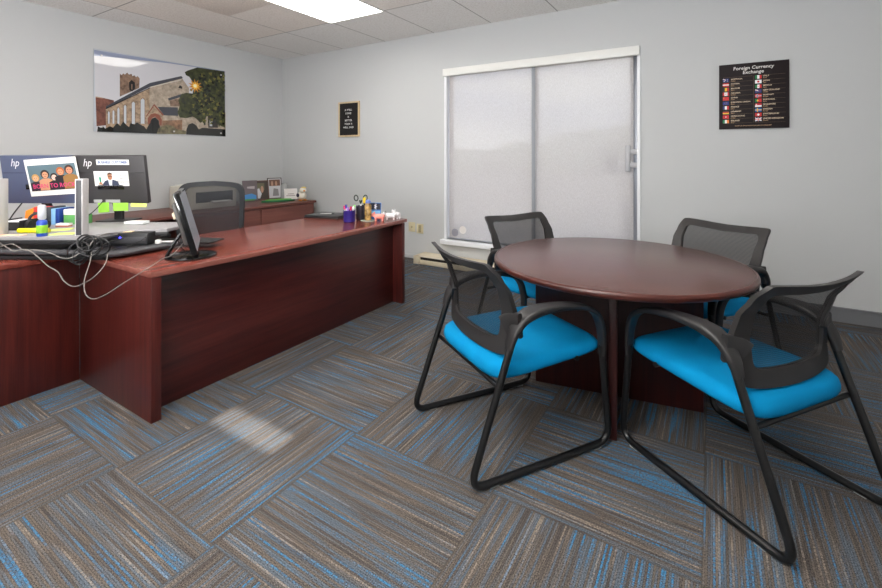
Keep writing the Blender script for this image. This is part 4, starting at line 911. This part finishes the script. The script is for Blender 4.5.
# ================================================================ SMALL MONITOR ON THE LONG DESK
mo = empty('desk_monitor', (-2.55, 1.385, .75), R(58.5), 'small black flat monitor seen edge-on, near the end of the long desk', 'monitor')
Mm = Matrix.Translation((.045, 0, .045)) @ Matrix.Rotation(R(-15), 4, 'Y')
b = MB(); b.box(-.018, .012, -.21, .21, 0, .345, .006, Mm); b.build('bezel_housing', black, mo)
b = MB(); b.box(.012, .0135, -.195, .195, .015, .33, 0, Mm); b.build('screen', gloss, mo)
b = MB(); b.box(-.045, -.018, -.13, .13, .05, .29, .012, Mm); b.build('rear_cover', mat('grey_rear_cover', (74, 72, 70), .5), mo)
b = MB(); b.sweep([(-.105, 0, .012), (-.070, 0, .08), (-.035, 0, .135)], 0, side=(0, 1, 0), prof=rrect(.022, .009, .006, 3)); b.build('neck', black, mo)
b = MB(); b.lathe([(0, 0), (.118, 0), (.122, .004), (.120, .010), (.09, .014), (0, .016)], 40, Matrix.Translation((.015, 0, .001)) @ Matrix.Diagonal((1.08, 1.08, 1, 1))); b.build('base', black, mo)
b = MB(); b.sweep(spline([(-.04, .02, .15), (-.05, .03, .08), (-.02, .02, .03), (0, .05, .018)], 6), .003, 6); b.build('rear_cable', cordb, mo)
for y in (-.05, .04):
    b = MB(); b.box(-.062, -.044, y-.02, y+.02, .20, .235, .003, Mm); b.build('cable_plug', cream, mo)

# ================================================================ ON THE LONG DESK, FAR END
po = empty('portfolio', (-3.10, 2.98, .75), R(12), 'closed black leather portfolio lying at the back of the long desk', 'folder')
b = MB(); b.box(-.17, .20, -.13, .15, 0, .012, .004); b.build('bottom_cover', blk, po)
b = MB(); b.box(-.165, .195, -.125, .145, .014, .026, .005); b.build('top_cover', mat('black_leather', (40, 40, 42), .4), po)
pe = empty('ballpoint_pen', (-3.10, 2.98, .7805), R(30), 'silver ballpoint pen lying on the black portfolio', 'pen')
b = MB(); b.lathe([(0, -.07), (.003, -.065), (.005, -.05), (.005, .04), (0, .042)], 10, Matrix.Rotation(PI/2, 4, 'Y')); b.build('barrel', silver, pe); b = MB(); b.lathe([(0, .042), (.0045, .042), (.004, .068), (0, .07)], 10, Matrix.Rotation(PI/2, 4, 'Y')); b.build('clip_end', blk, pe)
cup = empty('pen_cup', (-2.705, 2.86, .75), 0, 'small purple wire-mesh pen cup full of pens', 'pen cup')
pur = mat('purple_mesh', (44, 30, 120), .5, var=.25, vs=400)
b = MB(); b.lathe([(0, 0), (.046, 0), (.050, .004), (.052, .098), (.054, .101), (.050, .101), (.047, .008), (0, .006)], 26); b.build('cup_body', pur, cup)
for i, (x, y, c_, h_, lbl) in enumerate(((-.03, -.02, (232, 60, 130), .135, 'hot pink pen, leftmost in the purple cup'), (-.012, -.02, (40, 60, 150), .145, 'navy pen in the purple cup beside the hot pink one'), (.008, -.025, (176, 130, 220), .125, 'lilac pen at the front of the purple cup'), (.024, -.01, (206, 30, 90), .13, 'crimson pen in the middle of the purple cup'), (.036, .005, (236, 236, 240), .128, 'white pen near the right rim of the purple cup'), (.02, .03, (150, 224, 130), .138, 'pale green pen at the right of the purple cup'))):
    p = empty('pen', (-2.705+x*.7, 2.86+y*.7, .757), 0, lbl, 'pen', 'pens in the purple cup'); M = Matrix.Rotation(x*4, 4, 'Y') @ Matrix.Rotation(-y*4, 4, 'X')
    b = MB(); b.lathe([(0, 0), (.004, .004), (.0055, .02), (.0055, h_-.03)], 10, M); b.build('barrel', mat('pen_white', (220, 220, 224), .4), p)
    b = MB(); b.lathe([(.0055, h_-.035), (.009, h_-.033), (.0095, h_-.005), (.006, h_), (0, h_)], 10, M); b.build('cap', mat('pen_%d_%d' % (c_[0], c_[1]), c_, .4), p)
# tall holder behind: scissors, yellow figure, brown bottle
hc = empty('clear_tumbler', (-2.70, 3.00, .75), 0, 'dark slim holder of desk tools behind the purple cup', 'holder'); b = MB(); b.lathe([(0, 0), (.035, 0), (.04, .01), (.042, .13), (.038, .13), (.036, .012), (0, .012)], 22); b.build('holder_wall', mat('smoked_plastic', (52, 50, 60), .25), hc)
sc = empty('scissors', (-2.70, 3.00, .765), R(35), 'scissors with dark loop handles standing in the holder', 'scissors')
for s in (-1, 1):
    b = MB(); b.sweep([(s*.017*math.cos(a)+s*.019, 0, .185+.025*math.sin(a)) for a in [2*PI*i/18 for i in range(18)]], .005, 8, closed=True, M=Matrix.Rotation(s*.12, 4, 'Y')); b.sweep([(s*.010, 0, .162), (0, 0, .13)], .006, 8); b.build('handle', mat('scissor_green_black', (26, 44, 36) if s < 0 else (40, 38, 70), .4), sc)
    b = MB(); b.prism([(-.006, 0), (.006, 0), (.007, .13), (-.004, .13)], -.001, .001, 0, Matrix.Translation((s*.002, s*.0015, 0)) @ Matrix.Rotation(PI/2, 4, 'X')); b.build('blade', silver, sc, 0)
yf = empty('marker_pen', (-2.672, 3.018, .77), 0, 'yellow marker standing in the holder by the scissors', 'marker'); b = MB(); b.lathe([(0, 0), (.008, .002), (.009, .13)], 12); b.build('barrel', blk, yf); b = MB(); b.lathe([(.009, .13), (.013, .132), (.013, .175), (.008, .182), (0, .182)], 12); b.build('cap', mat('marker_yellow', (240, 206, 30), .4), yf)
gl = empty('sand_bottle', (-2.60, 2.985, .755), 0, 'slim glass bottle of layered brown sand with a blue stopper', 'bottle')
b = MB(); b.lathe([(0, .002), (.028, .002), (.03, .01), (.03, .13), (.022, .142), (.018, .15), (0, .15)], 22); b.build('glass_body', mat('layered_sand', (140, 112, 66), .2, var=.5, vs=30), gl)
b = MB(); b.lathe([(0, .15), (.02, .15), (.024, .158), (.022, .172), (.012, .18), (0, .181)], 18); b.build('stopper', mat('stopper_blue', (110, 130, 200), .5), gl)
gd = empty('glass_dish', (-2.60, 2.985, .75), 0, 'small round clear-green glass coaster under the sand bottle', 'coaster'); b = MB(); b.lathe([(0, 0), (.06, 0), (.066, .003), (.066, .006), (0, .006)], 30); b.build('disc', mat('coaster_glass', (176, 186, 174), .15), gd)
gl.location.z = .7565
pc = empty('picture_card', (-2.61, 3.09, .75), R(15), 'upright blue and black picture card behind the pink pig', 'card'); b = MB(); b.box(-.055, .055, 0, .004, 0, .15, .001, Matrix.Rotation(R(-6), 4, 'X')); b.build('backing', mat('card_blue', (70, 130, 200), .5), pc)
art('card_picture', [(mat('card_ink', (34, 38, 56), .5), rc(.03, .97, .58, .97)), (mat('card_white', (222, 226, 236), .5), star(.5, .76, .06, .16, 7)), (mat('card_sky', (130, 190, 232), .5), rc(.06, .94, .30, .5)), (mat('card_teal', (50, 110, 190), .5), rc(.06, .94, .08, .2))], .11, .15, Matrix.Rotation(R(-6), 4, 'X') @ frame_M((-.055, -.0005, 0), (1, 0, 0), (0, -1, 0)), pc)
# toy animals
def toy(name, loc, rz, label, body, spot=None, s=1.0, ears=True):
    t = empty(name, loc, rz, label, 'toy figure', None)
    b = MB(); bm = b.bm
    b.sweep(spline([(-.045, 0, .036), (-.03, 0, .038), (0, 0, .038), (.028, 0, .040), (.045, 0, .046)], 4), .022*s, 14, radii=[.55, .8, .9, .97, 1.0, 1.02, 1.05, 1.06, 1.08, 1.08, 1.05, 1.02, .98, .95, .9, .8, .6][:17])
    b.sphere((.055, 0, .052), .019*s, 14)
    b.lathe([(0, 0), (.010, 0), (.009, .016), (0, .016)], 12, Matrix.Translation((.067, 0, .048)) @ Matrix.Rotation(PI/2, 4, 'Y'))
    b.build('body', body, t, 0)
    for x in (-.03, .032):
        for y in (-.013, .013): b = MB(); b.lathe([(0, 0), (.0075, 0), (.008, .01), (.010, .032), (0, .034)], 10, Matrix.Translation((x, y, 0))); b.build('leg', body, t)
    for y in (-1, 1): b = MB(); b.sphere((0, 0, 0), .008, 8, sc=(.5, 1, 1.2)); bmesh.ops.translate(b.bm, vec=(.048, y*.014, .070), verts=b.bm.verts); b.build('ear', spot or body, t)
    if spot:
        for c_, r_ in (((-.02, -.017, .048), .012), ((.014, -.018, .042), .010), ((.055, -.013, .056), .009)): b = MB(); b.sphere(c_, r_, 10); b.build('patch', spot, t)
    return t
pink = mat('toy_pink', (240, 150, 138), .5)
toy('toy_pig', (-2.515, 3.04, .75), R(205), 'small pink toy pig near the far right end of the desk', pink)
toy('toy_cow', (-2.475, 3.145, .75), R(215), 'small white toy cow with black patches, beside the pink pig', mat('toy_white', (232, 230, 232), .5), blk)
toy('toy_sheep', (-2.475, 3.235, .75), R(160), 'small all-white toy sheep, rightmost toy on the desk', mat('toy_white', (232, 230, 232), .5))

# ================================================================ ON THE CREDENZA
CT = .672
pr_ = empty('printer', (-5.52, 3.22, CT), 0, 'cream desktop printer on the credenza, behind the office chair', 'printer')
pcr = mat('printer_cream', (216, 212, 200), .5)
b = MB(); b.box(-.22, .20, -.34, .30, 0, .28, .018); b.build('housing', pcr, pr_)
b = MB(); b.box(.198, .206, -.24, .24, .08, .21, .004); b.build('output_slot', dgrey, pr_)
b = MB(); b.box(.20, .27, -.06, .18, .075, .095, .004); b.build('paper_tray', white, pr_)
b = MB(); b.box(-.20, .12, -.28, .24, .28, .295, .004); b.build('lid', white, pr_)
b = MB(); b.sweep(spline([(.18, -.33, .22), (.19, -.37, .16), (.20, -.40, .05), (.22, -.43, .006)], 6), .005, 6); b.build('cable', cordb, pr_)
def stand_panel(name, loc, rz, w_, h_, label, cat, fm_, shapes, border=.0, lean=-8, fw=.012):
    o = empty(name, loc, rz, label, cat)       # front faces local -y
    M = Matrix.Rotation(R(lean), 4, 'X'); b = MB()
    if fw:
        for a in ((-w_/2, w_/2, 0, fw), (-w_/2, w_/2, h_-fw, h_), (-w_/2, -w_/2+fw, 0, h_), (w_/2-fw, w_/2, 0, h_)): b.box(a[0], a[1], -.006, .012, a[2], a[3], .002, M)
        b.build('frame', fm_, o); b = MB(); b.box(-w_/2+.004, w_/2-.004, 0, .010, .004, h_-.004, 0, M); b.build('mount', paper, o)
    else: b.box(-w_/2, w_/2, 0, .012, 0, h_, .002, M); b.build('cover', fm_, o)
    art('picture', shapes, w_-2*fw, h_-2*fw, M @ frame_M((-w_/2+fw, -.0006, fw), (1, 0, 0), (0, -1, 0)), o)
    return o
RZ = R(75)
K = lambda n, c_: mat('small_print_'+n, c_, .5)
stand_panel('brochure', (-5.70, 3.99, CT), RZ, .21, .30, 'tall grey-brown brochure with a blue picture at its foot, right of the office chair', 'brochure', K('taupe', (104, 94, 98)), [(K('taupe2', (112, 102, 106)), rc(.02, .98, .02, .98)), (K('blue', (80, 150, 214)), [(.05, .08), (.9, .08), (.9, .26), (.6, .36), (.05, .3)]), (K('green', (90, 160, 90)), rc(.05, .8, .03, .10)), (K('pale', (190, 180, 184)), [(.3, .62), (.8, .58), (.82, .72), (.3, .70)])], fw=0)
stand_panel('framed_photo', (-5.70, 4.19, CT), RZ, .20, .29, 'brown wood photo frame with a dark portrait, second on the credenza', 'photo frame', K('brown', (104, 66, 52)), [(K('dark', (70, 62, 56)), rc(0, 1, 0, 1)), (K('olive', (110, 108, 84)), rc(.1, .7, .5, .9)), (K('white', (222, 222, 226)), [(0, .05), (0, .55), (.25, .62), (.45, .3), (.3, .05)]), (K('skin', (196, 156, 130)), disc('k', .5, .55, .2)[0][1])])
stand_panel('framed_photo', (-5.72, 4.43, CT), RZ, .22, .32, 'dark framed white group photo, tallest on the credenza, next to the corner', 'photo frame', K('charcoal', (70, 66, 68)), [(K('white', (222, 222, 226)), rc(0, 1, 0, 1)), (K('brown2', (120, 88, 74)), rc(.06, .94, .62, .95)), (K('skin', (196, 156, 130)), disc('k', .3, .74, .14)[0][1]), (K('skin', (196, 156, 130)), disc('k', .62, .74, .14)[0][1]), (K('grey', (150, 148, 150)), [(.3, .1), (.4, .5), (.75, .45), (.8, .1)])])
stand_panel('note_card', (-5.45, 4.50, CT), R(62), .19, .16, 'white card with two lines of print, standing beside the bird toy', 'card', paper, [(K('white2', (236, 234, 230)), rc(0, 1, 0, 1)), (K('ink', (150, 140, 138)), rc(.25, .75, .46, .52)), (K('ink', (150, 140, 138)), rc(.15, .85, .30, .36))], fw=0)
o = empty('glass_vase', (-5.68, 4.60, CT), 0, 'clear grey glass jar in the corner behind the white card', 'jar'); b = MB(); b.lathe([(0, 0), (.05, 0), (.055, .01), (.055, .20), (.04, .22), (.045, .24), (.038, .24), (.03, .222), (.048, .2), (.048, .014), (0, .01)], 22); b.build('jar', mat('smoky_glass', (168, 170, 170), .08), o); o.location = (-5.66, 4.615-.12, CT); o.location = (-5.60, 4.40+.1, CT)
o = empty('leaf_tray', (-5.30, 4.16, CT), R(70), 'long low green leaf-shaped dish in front of the photo frames', 'dish'); b = MB(); lf = [(-.24, 0), (-.15, -.05), (0, -.08), (.14, -.055), (.24, -.0), (.14, .055), (0, .08), (-.15, .05)]; b.prism([(p.x, p.y) for p in spline([(x, y, 0) for x, y in lf], 4, True)], 0, .022, .006); b.build('dish', mat('leaf_green', (24, 104, 62), .45), o)
b = MB(); b.sweep(spline([(-.18, 0, .026), (0, .01, .03), (.18, 0, .026)], 5), .012, 6, radii=None); b.build('leaf_rib', mat('leaf_light', (110, 176, 80), .5), o)
o = empty('toy_bird', (-5.14, 4.44, CT), R(-20), 'white and yellow plush bird with dark wing on the end of the credenza', 'soft toy'); o.scale = (1.15, 1.15, 1.0)
b = MB(); b.sphere((0, 0, .075), .065, 18, sc=(1, .85, 1)); b.sphere((.035, 0, .15), .045, 16); b.build('body', mat('plush_white', (236, 230, 214), .9), o)
b = MB(); b.sphere((.03, .01, .185), .034, 14, sc=(1, 1, .6)); b.build('crest', mat('plush_yellow', (230, 206, 120), .9), o)
b = MB(); b.sphere((.0, -.052, .08), .036, 12, sc=(1.2, .4, .8)); b.build('wing', mat('plush_dark', (60, 56, 76), .9), o)
b = MB(); b.lathe([(.014, 0), (.0, .035)], 10, Matrix.Translation((.074, 0, .148)) @ Matrix.Rotation(PI/2, 4, 'Y')); b.build('beak', mat('plush_orange', (230, 150, 60), .8), o)
for y in (-.03, .03): b = MB(); b.sphere((.03, y, .01), .022, 10, sc=(1.5, 1, .5)); b.build('foot', mat('plush_orange', (230, 150, 60), .8), o)
for y in (-.03, .03): b = MB(); b.sphere((.06, y*.8, .165), .006, 8); b.build('eye', black, o)
